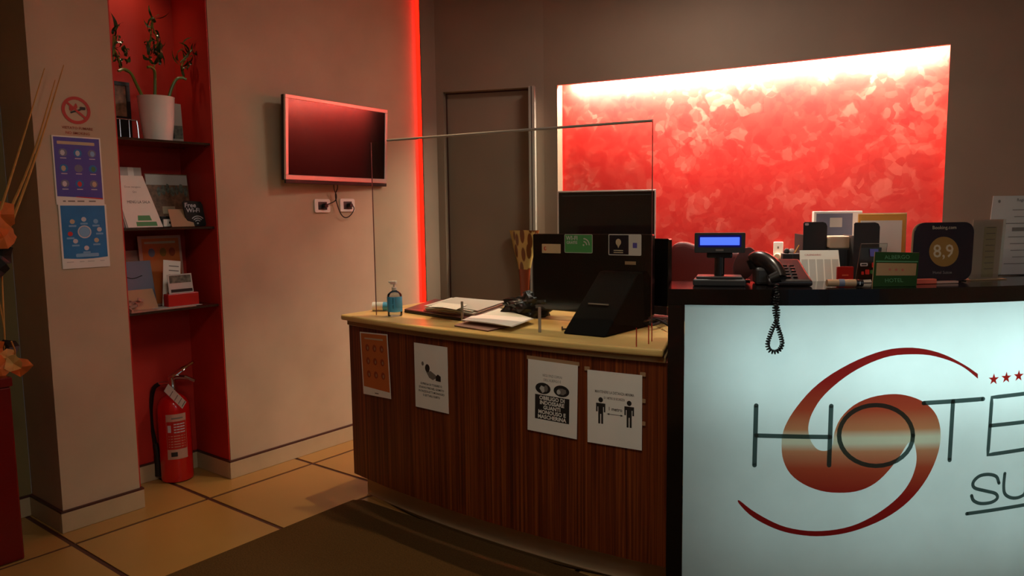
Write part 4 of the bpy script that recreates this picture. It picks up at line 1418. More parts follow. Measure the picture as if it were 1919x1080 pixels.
def paper_stack(name, label, corners, z0, n, th, mats, jitter=0.006, curl=0.0):
    o = thing(name, label, 'papers', (0, 0, z0))
    V = [at_z(*c, z0) for c in corners]
    for k in range(n):
        d = Vector((random.uniform(-jitter, jitter), random.uniform(-jitter, jitter), 0))
        mb = MB()
        g = 6
        vs = []
        for a_ in range(g + 1):
            for b2 in range(g + 1):
                u, v = a_ / g, b2 / g
                P = (V[0] * (1 - u) + V[1] * u) * (1 - v) + (V[3] * (1 - u) + V[2] * u) * v + d
                zz = th * k + curl * (k + 1) / n * (math.sin(PI * u * 1.0) * (1 - v) * 0.6 + 0.5 * max(0, u - 0.6) * v)
                vs.append((P.x, P.y, zz))
        N = (g + 1) ** 2
        vs2 = vs + [(x_, y_, z_ + th * 0.8) for x_, y_, z_ in vs]
        fs = []
        for a_ in range(g):
            for b2 in range(g):
                i = a_ * (g + 1) + b2
                fs.append((i, i + 1, i + g + 2, i + g + 1)); fs.append((N + i, N + i + g + 1, N + i + g + 2, N + i + 1))
        for a_ in range(g):
            for (i, j) in ((a_, a_ + 1), (g * (g + 1) + a_, g * (g + 1) + a_ + 1), (a_ * (g + 1), (a_ + 1) * (g + 1)), (a_ * (g + 1) + g, (a_ + 1) * (g + 1) + g)):
                fs.append((i, j, N + j, N + i))
        mb.add(vs2, fs).build('paper_sheet', mats[k % len(mats)], o, smooth=False)
    return o


paper_stack('document_pile', 'uneven pile of grey and white documents on the mauve folder', [(798, 583), (890, 594), (944, 576), (850, 567)], Z + 0.0195, 9, 0.0032, ['pink_paper', 'paper', 'paper_grey'], 0.012, 0.012)
paper_stack('white_form', 'white form lying on top of the uneven document pile', [(802, 576), (855, 581), (876, 572), (825, 567)], Z + 0.0195 + 0.0365, 1, 0.001, ['paper'], 0.0, 0.008)
paper_stack('loose_sheets', 'bright loose white sheets fanned out on the desk edge', [(868, 602), (960, 614), (1000, 599), (930, 577)], Z + 0.0205, 3, 0.0016, ['paper'], 0.01, 0.006)
bc = thing('brown_booklet', 'thin mauve booklet with white cover lying below the loose sheets', 'booklet', (0, 0, Z))
q = [at_z(*c, Z) for c in ((852, 612), (915, 622), (956, 613), (880, 602))]
MB().prism([(v.x, v.y) for v in q], 0.0, 0.004).build('pages', 'mauve_leather', bc)
MB().prism([(v.x, v.y) for v in q], 0.0042, 0.0056).build('cover', 'pink_paper', bc)

# crumpled black bag
bgp = at_z(988, 596, Z)
bgo = thing('black_bag', 'crumpled black plastic bag lying beside the computer screen', 'bag', (bgp.x, bgp.y + 0.05, Z + 0.001), 0.4)
bm = bmesh.new()
bmesh.ops.create_icosphere(bm, subdivisions=4, radius=1)
random.seed(3)
from mathutils import noise as mnoise
for v in bm.verts:
    n_ = v.co.copy()
    d = 1 + 0.55 * mnoise.noise(n_ * 2.1) + 0.22 * abs(mnoise.noise(n_ * 5.0))
    v.co = Vector((n_.x * 0.125 * d, n_.y * 0.07 * d, max(0.0, 0.045 + n_.z * 0.062 * d + (0.035 if n_.x > 0 else 0) * n_.x)))
me = bpy.data.meshes.new('crumpled_film')
bm.to_mesh(me); bm.free()
me.materials.append(mat('bin_bag_film', (26, 24, 24), 0.22, bump=0.5, scale=40))
o = bpy.data.objects.new('crumpled_film', me); C.objects.link(o); o.parent = bgo
MB().tube(catmull([(-0.09, -0.02, 0.02), (-0.13, -0.03, 0.008), (-0.155, -0.05, 0.006)], 4), [0.014, 0.013, 0.012, 0.012, 0.010, 0.009, 0.008, 0.008, 0.006], 7).build('bag_end', 'black_soft', bgo)

# ---- acrylic screen
ac = thing('acrylic_screen', 'tall clear acrylic screen with metal top rail standing on the desk', 'screen', (0, 0, 0))
aL = Vector((at_z(706, 592, DTOP).x, 0, 0)); aL = at_z(706, 591, DTOP)
aL = Vector((aL.x, aL.y, 0)); aR = at_y(1222, 500, aL.y + 0.12)
aR = Vector((aR.x, aL.y + 0.12, 0))
dv = (aR - aL); aL_len = dv.length; dirn = dv.normalized(); pn = Vector((-dirn.y, dirn.x, 0))


def hor(px, py, A, B):   # height where the sight line crosses the vertical plane A-B
    d = ray(px, py)
    nn = Vector((-(B - A).y, (B - A).x, 0))
    t = nn.dot(A - Vector((CAM.x, CAM.y, 0))) / nn.dot(d)
    return CAM + d * t


zL = hor(709, 266, aL, aR).z; zR = hor(1224, 228, aL, aR).z
print('acrylic', aL, aR, zL, zR)
Af = aL; Bf = aR
z0 = DTOP + 0.045
pane = MB()
t2 = pn * 0.0025
pane.add([Af - t2 + Vector((0, 0, z0)), Bf - t2 + Vector((0, 0, z0)), Bf + t2 + Vector((0, 0, z0)), Af + t2 + Vector((0, 0, z0)),
          Af - t2 + Vector((0, 0, zL)), Bf - t2 + Vector((0, 0, zR)), Bf + t2 + Vector((0, 0, zR)), Af + t2 + Vector((0, 0, zL))],
         [(0, 1, 5, 4), (2, 3, 7, 6)])
pane.build('pane', 'acrylic', ac)
for P, zz in ((Af, zL), (Bf, zR)):
    e = MB(); w_ = dirn * 0.0009; tt = pn * 0.0026
    e.add([P - w_ - tt + Vector((0, 0, Z if P is Af else z0)), P + w_ - tt + Vector((0, 0, Z if P is Af else z0)), P + w_ + tt + Vector((0, 0, Z if P is Af else z0)), P - w_ + tt + Vector((0, 0, Z if P is Af else z0)),
           P - w_ - tt + Vector((0, 0, zz)), P + w_ - tt + Vector((0, 0, zz)), P + w_ + tt + Vector((0, 0, zz)), P - w_ + tt + Vector((0, 0, zz))],
          [(3, 2, 1, 0), (4, 5, 6, 7), (0, 1, 5, 4), (1, 2, 6, 5), (2, 3, 7, 6), (3, 0, 4, 7)])
    e.build('pane_edge', 'mauve_leather', ac)
Rf = hor(726, 265, aL, aR); Rf = Vector((Rf.x, Rf.y, 0)); fr0 = (Rf - Af).length / (Bf - Af).length
MB().tube([tuple(Rf + Vector((0, 0, zL + (zR - zL) * fr0 + 0.004))), tuple(Bf + Vector((0, 0, zR + 0.004)))], 0.0055, 8).build('top_rail', 'alu', ac, smooth=True)
for px_, h_ in ((867, 0.092), (1012, 0.105)):
    b0 = at_z(px_, 602 if px_ == 867 else 623, Z)
    MB().box(b0.x - 0.0055, b0.y - 0.004, Z, b0.x + 0.0055, b0.y + 0.004, Z + h_).build('support_post', 'alu', ac, bevel=0.001, seg=1)
for px_, py_ in ((1193, 650), (1216, 645), (1222, 640)):
    b0 = at_z(px_, py_, Z)
    MB().box(b0.x - 0.0013, b0.y - 0.002, Z, b0.x + 0.0013, b0.y + 0.002, Z + 0.07).build('red_pin', 'recess_red', ac)  # thin red uprights standing on the desktop near the right end of the pane

# ---- all-in-one computer seen from behind
mA = at_z(1040, 627, Z); mB_ = at_z(1135, 632, Z)
base_ang = math.atan2(mB_.y - mA.y, mB_.x - mA.x)
mon_c = at_y(1110, 520, 2.80)
mo = thing('computer_monitor', 'black computer seen from behind with green wi-fi sticker, on the desk', 'monitor', (mon_c.x, 2.80, Z), 0)
MY = 2.80


def mp_(px, py, y=MY):
    p = at_y(px, py, y)
    return (p.x - mon_c.x, p.z - Z)


TL, TR, BLm, BRm = mp_(1002, 437), mp_(1219, 441), mp_(1010, 597), mp_(1216, 612)
w_m = TR[0] - TL[0]
zt_ = (TL[1] + TR[1]) / 2
cxm = (TL[0] + TR[0]) / 2
yaw_m = math.atan2(mp_(1219, 441)[1] - TL[1], w_m)
print('mon', TL, TR, BLm)
mo.location = (mon_c.x + cxm, 2.80, Z)
ROTM = 0.05
mo.rotation_euler = (0, 0, ROTM)
hm = zt_
MB().prism(rrect(w_m, hm - 0.045, 0.008, 4, 0, 0.045 + (hm - 0.045) / 2), 0.0, 0.035, 'y').build('casing', 'black_gloss', mo, bevel=0.004)
MB().box(-w_m / 2 + 0.01, 0.0355, 0.065, w_m / 2 - 0.01, 0.04, hm - 0.015).build('screen', 'screen', mo)
dyb = (mA.y + mB_.y) / 2 - MY
xa0, xa1 = mA.x - mo.location.x, at_z(1133, 631, Z).x - mo.location.x
ztp = hm * 0.60
stand = MB()
stand.add([(xa0, dyb, 0.0), (xa1, dyb, 0.0), (xa1 + 0.03, 0.05, 0.0), (xa0 + 0.01, 0.05, 0.0),
           (xa0 + 0.03, -0.05, ztp), (xa1 + 0.02, -0.05, ztp), (xa1 + 0.02, -0.0005, ztp), (xa0 + 0.03, -0.0005, ztp)],
          [(3, 2, 1, 0), (4, 5, 6, 7), (0, 1, 5, 4), (1, 2, 6, 5), (2, 3, 7, 6), (3, 0, 4, 7)])
stand.build('stand', 'black_deep', mo, bevel=0.008, seg=3)
MB().box(xa0 + 0.01, 0.05, 0.0, xa1 + 0.03, 0.16, 0.012).build('stand_foot', 'black', mo, bevel=0.004)
sy_ = dyb + (-0.05 - dyb) * (0.115 / ztp)
MB().box(xa0 + 0.055, sy_ - 0.008, 0.112, xa0 + 0.15, sy_ - 0.003, 0.117).build('stand_slot', 'silver', mo)
lw0 = xa0


def stick(px0, py0, px1, py1):
    """rectangle on the casing back between two picture corners, in the monitor's own axes"""
    a_ = at_y(px0, py0, MY - 0.0); b2 = at_y(px1, py1, MY - 0.0)
    return a_.x - mo.location.x, a_.z - Z, b2.x - mo.location.x, b2.z - Z


x0, z1, x1, z0_ = stick(1060, 439, 1111, 475)
g = MB().prism(rrect(x1 - x0, z1 - z0_, 0.006, 3, (x0 + x1) / 2, (z0_ + z1) / 2), -0.0012, -0.0004, 'y').build('wifi_sticker', 'green_light', mo)
frame_pts('sticker_rim', x1 - x0, z1 - z0_, 0.002, 0.006, 'icon_white', g, (x0 + x1) / 2, (z0_ + z1) / 2, -0.0014)
text('WI-FI', 0.026, g, 'icon_white', (x0 + 0.038, -0.0016, z1 - 0.018), 'lettering', weight=0.0005)
text('GRATIS', 0.017, g, 'icon_white', (x0 + 0.038, -0.0016, z1 - 0.038), 'lettering', weight=0.0003)
arcs(g, 'icon_white', x1 - 0.045, z0_ + 0.036, (0.013, 0.026), 0.005, -0.0016, 0, 90, 0.004)
x0, z1, x1, z0_ = stick(1019, 457, 1053, 475)
g = MB().prism(rrect(x1 - x0, z1 - z0_, 0.002, 2, (x0 + x1) / 2, (z0_ + z1) / 2), -0.0012, -0.0004, 'y').build('hotel_card', 'ivory_print', mo)
flat('swirl_mark', ellipse(0.008, 0.010, 10, x0 + 0.018, (z0_ + z1) / 2), 'sign_red', g, -0.0013)
flat('swirl_mark', ellipse(0.004, 0.006, 10, x0 + 0.021, (z0_ + z1) / 2 + 0.001), 'ivory_print', g, -0.0018)
x0, z1, x1, z0_ = stick(1140, 439, 1200, 480)
g = MB().prism(rrect(x1 - x0, z1 - z0_, 0.005, 3, (x0 + x1) / 2, (z0_ + z1) / 2), -0.0012, -0.0004, 'y').build('review_sticker', 'paper_grey', mo)
xs = x0 + (x1 - x0) * 0.62
flat('dark_field', [(x0 + 0.004, z0_ + 0.004), (xs, z0_ + 0.004), (xs, z1 - 0.004), (x0 + 0.004, z1 - 0.004)], 'navy', g, -0.0013)
flat('pin_symbol', [((x0 + xs) / 2 + a_, z0_ + (z1 - z0_) * 0.62 + b2) for a_, b2 in ellipse(0.013, 0.015, 14)], 'ivory_print', g, -0.0018)
flat('pin_symbol', [((x0 + xs) / 2 - 0.008, z0_ + (z1 - z0_) * 0.52), ((x0 + xs) / 2, z0_ + (z1 - z0_) * 0.34), ((x0 + xs) / 2 + 0.008, z0_ + (z1 - z0_) * 0.52)], 'ivory_print', g, -0.0018)
for k in range(2):
    flat('print_line', rrect(0.045, 0.004, 0.001, 2, (x0 + xs) / 2, z0_ + 0.012 + 0.009 * k), 'ivory_print', g, -0.0018)
flat('blue_square', rrect(0.020, 0.022, 0.001, 2, (xs + x1) / 2, (z0_ + z1) / 2 - 0.002), 'blue_print', g, -0.0013)
x0, z1, x1, z0_ = stick(1170, 490, 1190, 497)
flat('rating_label', [(x0, z0_), (x1, z0_), (x1, z1), (x0, z1)], 'tan_card', mo, -0.0006)
MB().tube([(lw0 - 0.07, dyb + 0.12, 0.005), (lw0 - 0.04, dyb + 0.07, 0.006), (lw0 + 0.01, dyb + 0.06, 0.012)], 0.004, 6).build('cable', 'rubber', mo, smooth=True)

# ---- second computer screen to the right, turned away
m2 = at_y(1238, 520, 3.0)
m2o = thing('computer_monitor', 'black monitor back just right of the stickered computer, behind the bar end', 'monitor', (m2.x - 0.13, 3.0, Z), -0.12)
zt2 = at_y(1240, 447, 3.0).z - Z
xr = at_y(1258, 480, 3.0).x - m2o.location.x
MB().prism(rrect(0.44, zt2 - 0.07, 0.008, 4, xr - 0.22, 0.07 + (zt2 - 0.07) / 2), 0.0, 0.03, 'y').build('casing', 'black_gloss', m2o, bevel=0.004)
MB().box(xr - 0.25, 0.03, 0.0, xr - 0.19, 0.06, 0.25).build('stand', 'black', m2o)
MB().box(xr - 0.34, -0.05, 0.0, xr - 0.10, 0.14, 0.012).build('stand_foot', 'black', m2o, bevel=0.004)
MB().box(xr - 0.43, 0.0305, 0.085, xr - 0.01, 0.034, zt2 - 0.012).build('screen', 'screen', m2o)

# ---- tangle of cables behind the monitor
cbo = thing('cable_tangle', 'dark cables lying on the desk between monitor and bar end', 'cables', (0, 0, Z))
for k, L in enumerate(([(1145, 606), (1170, 600), (1200, 606), (1225, 602), (1250, 600)], [(1150, 612), (1185, 611), (1215, 606), (1250, 612)], [(1205, 614), (1225, 618), (1248, 610)], [(1160, 603), (1195, 614), (1230, 611), (1252, 622)])):
    P = catmull([tuple(at_z(a_, b2, Z)) for a_, b2 in L], 5)
    MB().tube([(x_, y_, 0.007 + 0.007 * k) for x_, y_, z_ in P], 0.006, 6).build('cable', 'rubber', cbo, smooth=True)
pb = at_z(1215, 585, Z)
MB().box(-0.05, -0.03, 0, 0.05, 0.03, 0.028, Matrix.Rotation(0.3, 3, 'Z'), (at_z(1236, 606, Z).x, at_z(1236, 606, Z).y, 0.004)).build('adapter', 'mauve_leather', cbo, bevel=0.004)

# ---- monitor at the back with silver rim
SBT = 1.06
sbd = thing('back_cabinet', 'dark low cabinet along the red niche behind the counter', 'cabinet', (0, 0, 0))
MB().prism([(-2.42, 4.02), (-0.1, 4.28), (-0.1, 3.80), (-2.42, 3.58)], 0.02, SBT - 0.03).build('body', 'black_soft', sbd)
MB().prism([(-2.44, 4.03), (-0.08, 4.30), (-0.08, 3.78), (-2.44, 3.56)], SBT - 0.0295, SBT).build('top', 'mauve_leather', sbd, bevel=0.003)
Y2 = 3.72
q0, q1 = at_y(1061, 357, Y2), at_y(1217, 357, Y2)
m3 = thing('computer_monitor', 'dark monitor with thin silver rim standing before the red niche', 'monitor', ((q0.x + q1.x) / 2, Y2, SBT + 0.001), 0.45)
bpy.context.view_layer.update()
hw3 = 0.5 * (q1.x - q0.x) / math.cos(0.45) * 0.93
zt3 = (q0.z + q1.z) / 2 - SBT
hb = zt3 - 0.31
for (x0, zz0, x1, zz1) in ((-hw3, hb, hw3, hb + 0.012), (-hw3, zt3 - 0.009, hw3, zt3), (-hw3, hb + 0.012, -hw3 + 0.009, zt3 - 0.009), (hw3 - 0.009, hb + 0.012, hw3, zt3 - 0.009)):
    MB().box(x0, -0.002, zz0, x1, 0.03, zz1).build('rim', 'silver', m3, bevel=0.002, seg=1)
MB().box(-hw3 + 0.009, 0.002, hb + 0.012, hw3 - 0.009, 0.028, zt3 - 0.009).build('screen', 'screen', m3)
MB().box(-hw3 + 0.03, 0.001, zt3 - 0.030, hw3 - 0.03, 0.0022, zt3 - 0.027).build('upper_line', 'dark_grey', m3)
MB().box(-0.03, 0.03, 0, 0.03, 0.05, hb + 0.1).build('stand', 'black', m3)
MB().box(-0.11, -0.06, 0, 0.11, 0.10, 0.012).build('stand_foot', 'black', m3, bevel=0.004)

# ---- patterned floor vase by the door
VX, VY = at_y(981, 500, 4.085).x + 0.012, 4.085
va = thing('floor_vase', 'tall flared vase with brown animal markings standing by the flush door', 'vase', (VX, VY, 0.001))
vz = at_y(970, 432, 4.085).z
prof = [(0.10, 0.0), (0.105, 0.02), (0.075, 0.25), (0.045, 0.55), (0.032, 0.80), (0.042, vz - 0.36), (0.06, vz - 0.22), (0.10, vz - 0.10), (0.125, vz), (0.118, vz), (0.09, vz - 0.1)]
MB().lathe(prof[:6] + [(0.050, vz - 0.27)], 28, sy=0.34).build('lower_body', mat('vase_russet', (140, 60, 34), 0.22), va, smooth=True)
MB().lathe([(0.0505, vz - 0.2695), (0.060, vz - 0.22), (0.093, vz - 0.12), (0.125, vz), (0.118, vz), (0.09, vz - 0.1), (0.05, vz - 0.25)], 28, sy=0.34).build('flared_neck', vase_material(), va, smooth=True)

# ================================================================== THINGS ON AND BEHIND THE BAR
ZB = BTOP + 0.0008


def bar_ang(x, y):
    return math.atan2(y - BC.y, x - BC.x) + PI / 2


# ---- customer display
cp = at_z(1338, 536, ZB)
cp = Vector((cp.x - 0.0, cp.y + 0.05, 0))
cang = math.atan2(cp.y, cp.x) - PI / 2      # faces the visitor
cdp = thing('customer_display', 'black pole display with glowing blue screen on the bar', 'display', (cp.x, cp.y, ZB), cang)
D = cp.length
px2m = 1 / (FPX / (D * 0.985))


def wpx(n_):
    return n_ * px2m


k_ = scales((cp.x, cp.y, ZB), cang)[1]
MB().prism([(-47 * k_, -0.055), (47 * k_, -0.055), (44 * k_, 0.055), (-44 * k_, 0.055)], 0.0, 0.024).build('base', 'dark_grey', cdp, bevel=0.005)
MB().prism([(-41 * k_, -0.045), (41 * k_, -0.045), (40 * k_, 0.045), (-40 * k_, 0.045)], 0.0245, 0.034).build('base_tray', 'dark_grey', cdp, bevel=0.003)
MB().lathe([(9 * k_, 0.0345), (9 * k_, 0.112)], 20).build('pole', 'black', cdp, smooth=True)
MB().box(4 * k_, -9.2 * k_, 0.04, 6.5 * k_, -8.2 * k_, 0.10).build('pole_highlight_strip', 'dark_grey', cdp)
MB().box(-23 * k_, -0.018, 0.098, 23 * k_, 0.018, 0.125).build('joint', 'black', cdp, bevel=0.006)
hz0 = 0.118; hz1 = hz0 + 37 * k_
MB().prism(rrect(90 * k_, hz1 - hz0, 0.004, 3, 0, (hz0 + hz1) / 2), -0.034, -0.008, 'y').build('head', 'dark_grey', cdp, bevel=0.002, seg=1)
MB().prism(rrect(76 * k_, 22 * k_, 0.002, 3, 0, hz1 - 15.5 * k_), -0.0347, -0.0342, 'y').build('screen_border', 'lcd_frame', cdp)
MB().prism(rrect(70 * k_, 14.5 * k_, 0.0015, 3, 0, hz1 - 15.5 * k_), -0.0353, -0.0348, 'y').build('screen', 'lcd_blue', cdp)
flat('maker_label', rrect(14 * k_, 3 * k_, 0.001, 2, 0, hz0 + 5 * k_), 'print_grey', cdp, -0.0342)

# ---- telephone
tpz = at_z(1462, 537, ZB)
tang = math.radians(26)
tph = thing('telephone', 'black desk telephone with handset resting on its left side on the bar', 'telephone', (tpz.x, tpz.y, ZB), tang)
bpy.context.view_layer.update()
kt = scales((tpz.x, tpz.y, ZB), tang)[0]
L = lambda n_: n_ * kt
# wedge-shaped body: x from -20 px to 62 px
bw0, bw1 = L(-22), L(62)
body = MB()
body.add([(bw0, 0.004, 0.0), (bw1, 0.004, 0.0), (bw1, 0.19, 0.0), (bw0, 0.19, 0.0),
          (bw0, 0.004, 0.020), (bw1, 0.004, 0.020), (bw1 - 0.02, 0.17, 0.088), (bw0, 0.17, 0.088)],
         [(3, 2, 1, 0), (4, 5, 6, 7), (0, 1, 5, 4), (1, 2, 6, 5), (2, 3, 7, 6), (3, 0, 4, 7)])
body.build('body', mat('telephone_plastic', (34, 26, 26), 0.32), tph, bevel=0.008, seg=3)
sl = math.atan2(0.068, 0.166)
Rk = Matrix.Rotation(sl, 3, 'X')
for i in range(5):
    for j in range(3):
        MB().box(-0.008, -0.005, 0.0, 0.008, 0.005, 0.005, Rk, (L(4) + 0.024 * j, 0.026 + 0.021 * i, 0.0215 + (0.022 + 0.021 * i) * 0.41)).build('key', 'black', tph)
MB().box(-0.03, -0.012, 0, 0.03, 0.012, 0.003, Rk, (L(30), 0.146, 0.0725)).build('display_window', 'screen', tph)
# handset across the left, seen end on
hs = [(L(-48), 0.12, 0.082), (L(-40), 0.115, 0.089), (L(-26), 0.10, 0.086), (L(-12), 0.07, 0.068), (L(-2), 0.04, 0.044), (L(2), 0.012, 0.024)]
MB().tube(catmull(hs, 5), [0.021 + 0.013 * math.sin(PI * min(1, k / 25)) for k in range(26)], 12).build('handset', mat('handset_plastic', (30, 24, 23), 0.25), tph, smooth=True)
MB().tube([(L(-46), 0.12, 0.088), (L(-40), 0.115, 0.055)], [0.021, 0.018], 14).build('earpiece', 'black', tph, smooth=True)
MB().tube([(L(0), 0.016, 0.034), (L(-16), 0.02, 0.021)], [0.023, 0.019], 14).build('mouthpiece', 'black', tph, smooth=True)
MB().box(L(-42), 0.05, 0.0, L(-8), 0.16, 0.062).build('cradle', 'dark_grey', tph, bevel=0.01)
# coiled cord hanging in front of the panel
bpy.context.view_layer.update()


def fr_(px, py, d=0.02):
    th, z = bhit(px, py, BR + d)
    x_, y_ = bp(th, BR + d)
    return Vector((x_, y_, z))


down = [fr_(1456, 534, 0.004), fr_(1455, 545, 0.014), fr_(1457, 560), fr_(1452, 580, 0.022), fr_(1456, 600, 0.015), fr_(1459, 616, 0.02), fr_(1464, 632), fr_(1466, 646), fr_(1460, 657),
        fr_(1452, 660), fr_(1443, 657), fr_(1439, 646), fr_(1443, 630), fr_(1449, 614, 0.026), fr_(1456, 600, 0.028), fr_(1458, 582, 0.012), fr_(1453, 566, 0.012), fr_(1457, 550, 0.024)]
path = [Vector(v) for v in catmull([tuple(v) for v in down], 16)]
# coil around the path
tot = [0.0]
for a_, b2 in zip(path, path[1:]):
    tot.append(tot[-1] + (b2 - a_).length)
coil = []
NT = 56
for s_ in range(NT * 8):
    u = s_ / (NT * 8 - 1) * tot[-1]
    i = 0
    lo_, hi_ = 0, len(tot) - 1
    while hi_ - lo_ > 1:
        md = (lo_ + hi_) // 2
        if tot[md] <= u: lo_ = md
        else: hi_ = md
    f_ = (u - tot[lo_]) / max(1e-6, tot[hi_] - tot[lo_])
    c0 = path[lo_].lerp(path[hi_], f_)
    t_ = (path[hi_] - path[lo_]).normalized()
    n1_ = t_.cross(Vector((fw.x, fw.y, 0))).normalized(); n2_ = t_.cross(n1_)
    a_ = 2 * PI * s_ / 8
    coil.append(tuple(c0 + (n1_ * math.cos(a_) + n2_ * math.sin(a_)) * 0.0062))
MB().tube(loc_in(tph, coil), 0.0029, 5).build('coiled_cord', 'rubber', tph, smooth=True)

# ---- dark oval disc between display and telephone
dpz = at_z(1396, 527, ZB)
dsc = thing('round_disc', 'dark oval disc seen nearly edge-on between the display and the telephone', 'disc', (dpz.x, dpz.y + 0.0, ZB), math.atan2(dpz.y, dpz.x) - PI / 2)
mb = MB().lathe([(0.030, -0.007), (0.064, -0.005), (0.066, 0.0), (0.064, 0.005), (0.03, 0.007)], 32, sx=1.0, sy=0.62)
R_ = Matrix.Rotation(math.radians(16), 4, 'Y') @ Matrix.Rotation(PI / 2, 4, 'X')
R_ = Matrix.Rotation(math.radians(18), 4, 'Y') @ Matrix.Rotation(math.radians(0), 4, 'Z') @ Matrix.Rotation(PI / 2, 4, 'X') @ Matrix.Rotation(PI / 2, 4, 'Z')
mb.v = [tuple((R_ @ Vector(v)) + Vector((0, 0, 0.066))) for v in mb.v]
mb.build('disc', 'mauve_leather', dsc, smooth=True)
MB().box(-0.03, -0.02, 0.0, 0.02, 0.02, 0.006).build('foot', 'black', dsc, bevel=0.002)

# ---- plain white box behind the telephone
lg = at_y(1412, 517, 3.55)
lb = thing('white_box', 'small bright white box behind the telephone handset', 'box', (lg.x, 3.55, SBT - 0.0), 0.2)
lb.location = (at_y(1412, 517, 3.72).x, 3.80, SBT + 0.001)
MB().box(-0.05, -0.03, 0.0, 0.05, 0.03, at_y(1412, 506, 3.80).z - SBT).build('carton', 'white_plastic', lb, bevel=0.008)

# ---- red office chair behind the bar
chx = at_y(1335, 500, 3.45)
chz = at_y(1330, 452, 3.45).z
chr_ = thing('office_chair', 'dark red office chair behind the bar below the blue display', 'chair', (chx.x, 3.45, 0.0), 0.35)
hwc = 0.5 * (at_y(1408, 500, 3.45).x - at_y(1260, 500, 3.45).x) / math.cos(0.35) * 1.0
pts = [(-hwc, 0.62), (hwc, 0.62), (hwc * 1.0, chz - 0.20), (hwc * 0.97, chz - 0.10), (hwc * 0.8, chz - 0.055), (hwc * 0.3, chz - 0.05), (-hwc * 0.35, chz - 0.02), (-hwc * 0.62, chz), (-hwc * 0.85, chz - 0.01), (-hwc * 0.98, chz - 0.05), (-hwc, chz - 0.12)]
MB().prism(pts, -0.04, 0.05, 'y').build('backrest', 'chair_red', chr_, bevel=0.025, seg=4, smooth=True)
MB().prism(rrect(0.50, 0.46, 0.08, 5), 0.44, 0.53, 'z').build('seat', 'chair_red', chr_, bevel=0.02, seg=3).location = (0, -0.22, 0)
MB().lathe([(0.03, 0.08), (0.03, 0.44)], 14, (0, -0.2, 0)).build('column', 'black', chr_, smooth=True)
MB().box(-0.03, 0.03, 0.46, 0.03, 0.06, 0.75).build('back_support', 'black', chr_)
for k in range(5):
    a_ = 2 * PI * k / 5
    lg_ = MB().tube([(0, -0.2, 0.09), (0.27 * math.cos(a_), -0.2 + 0.27 * math.sin(a_), 0.06)], [0.022, 0.015], 8).build('base_arm', 'black', chr_, smooth=True)
    MB().tube([(0.27 * math.cos(a_) - 0.012, -0.2 + 0.27 * math.sin(a_), 0.027), (0.27 * math.cos(a_) + 0.012, -0.2 + 0.27 * math.sin(a_), 0.027)], 0.026, 12).build('caster', 'black', lg_, smooth=True)

# ---- white socket plate on the niche wall
sx_ = at_y(1457, 473, 4.50)
yy = bw_y(sx_.x) + 0.091
sx_ = at_y(1457, 473, yy)
ws_ = thing('wall_socket', 'white vertical socket with round plug on the red niche wall', 'socket', (sx_.x, bw_y(sx_.x) + 0.1145, sx_.z), bw_ang(sx_.x))
MB().prism(rrect(0.056, 0.125, 0.006), -0.012, -0.001, 'y').build('cover_plate', 'white_plastic', ws_, bevel=0.002)
flat('switch_mark', rrect(0.010, 0.014, 0.002, 2, 0, 0.028), 'print_grey', ws_, -0.0122)
MB().lathe([(0.021, 0.0), (0.021, 0.03), (0.017, 0.036)], 18).build('plug', 'beige_plastic', ws_, smooth=True).matrix_local = Matrix.Translation((0, -0.0125, -0.025)) @ Matrix.Rotation(PI / 2, 4, 'X')
MB().tube([(0, -0.04, -0.03), (0.0, -0.042, -0.10), (0.005, -0.02, -0.2)], 0.006, 8).build('plug_cord', 'beige_plastic', ws_, smooth=True)

# ---- files and boxes on the cabinet behind the bar
SB = SBT + 0.001
YF = 3.90
# everything stands on the back cabinet; angle follows it
CA = math.radians(27)


def stand_on(px, y, z=SB):
    p_ = at_y(px, 480, y)
    return Vector((p_.x, y, z))


def span(pxa, pxb, y):
    a_, b2 = at_y(pxa, 480, y), at_y(pxb, 480, y)
    return (b2 - a_).length


def zof(px, py, y):
    return at_y(px, py, y).z


ph_ = stand_on(1484, YF)
pe = thing('pen_box', 'low dark pen box with a white stub and a yellow pencil', 'box', (ph_.x, YF, SB), CA)
wv = span(1466, 1502, YF)
hz = zof(1484, 475, YF) - SB
MB().box(-wv / 2, -0.03, 0, wv / 2, 0.03, hz).build('tray', 'black_soft', pe, bevel=0.003)
MB().box(-0.002, -0.031, 0.01, 0.002, -0.0302, hz).build('divider', 'dark_grey', pe)
MB().lathe([(0.006, 0), (0.012, 0.006), (0.013, 0.014), (0.009, 0.024)], 10, (0.0, 0, hz + 0.0)).build('stub', 'white_plastic', pe, smooth=True)
MB().lathe([(0.01, 0), (0.016, 0.006), (0.013, 0.02), (0.006, 0.026)], 8, (-0.025, 0, hz + 0.0)).build('clip_heap', 'black', pe, smooth=True)
MB().tube([(0.014, 0, hz), (0.036, 0, hz + 0.042)], 0.0028, 6).build('pencil', 'yellow_env', pe)

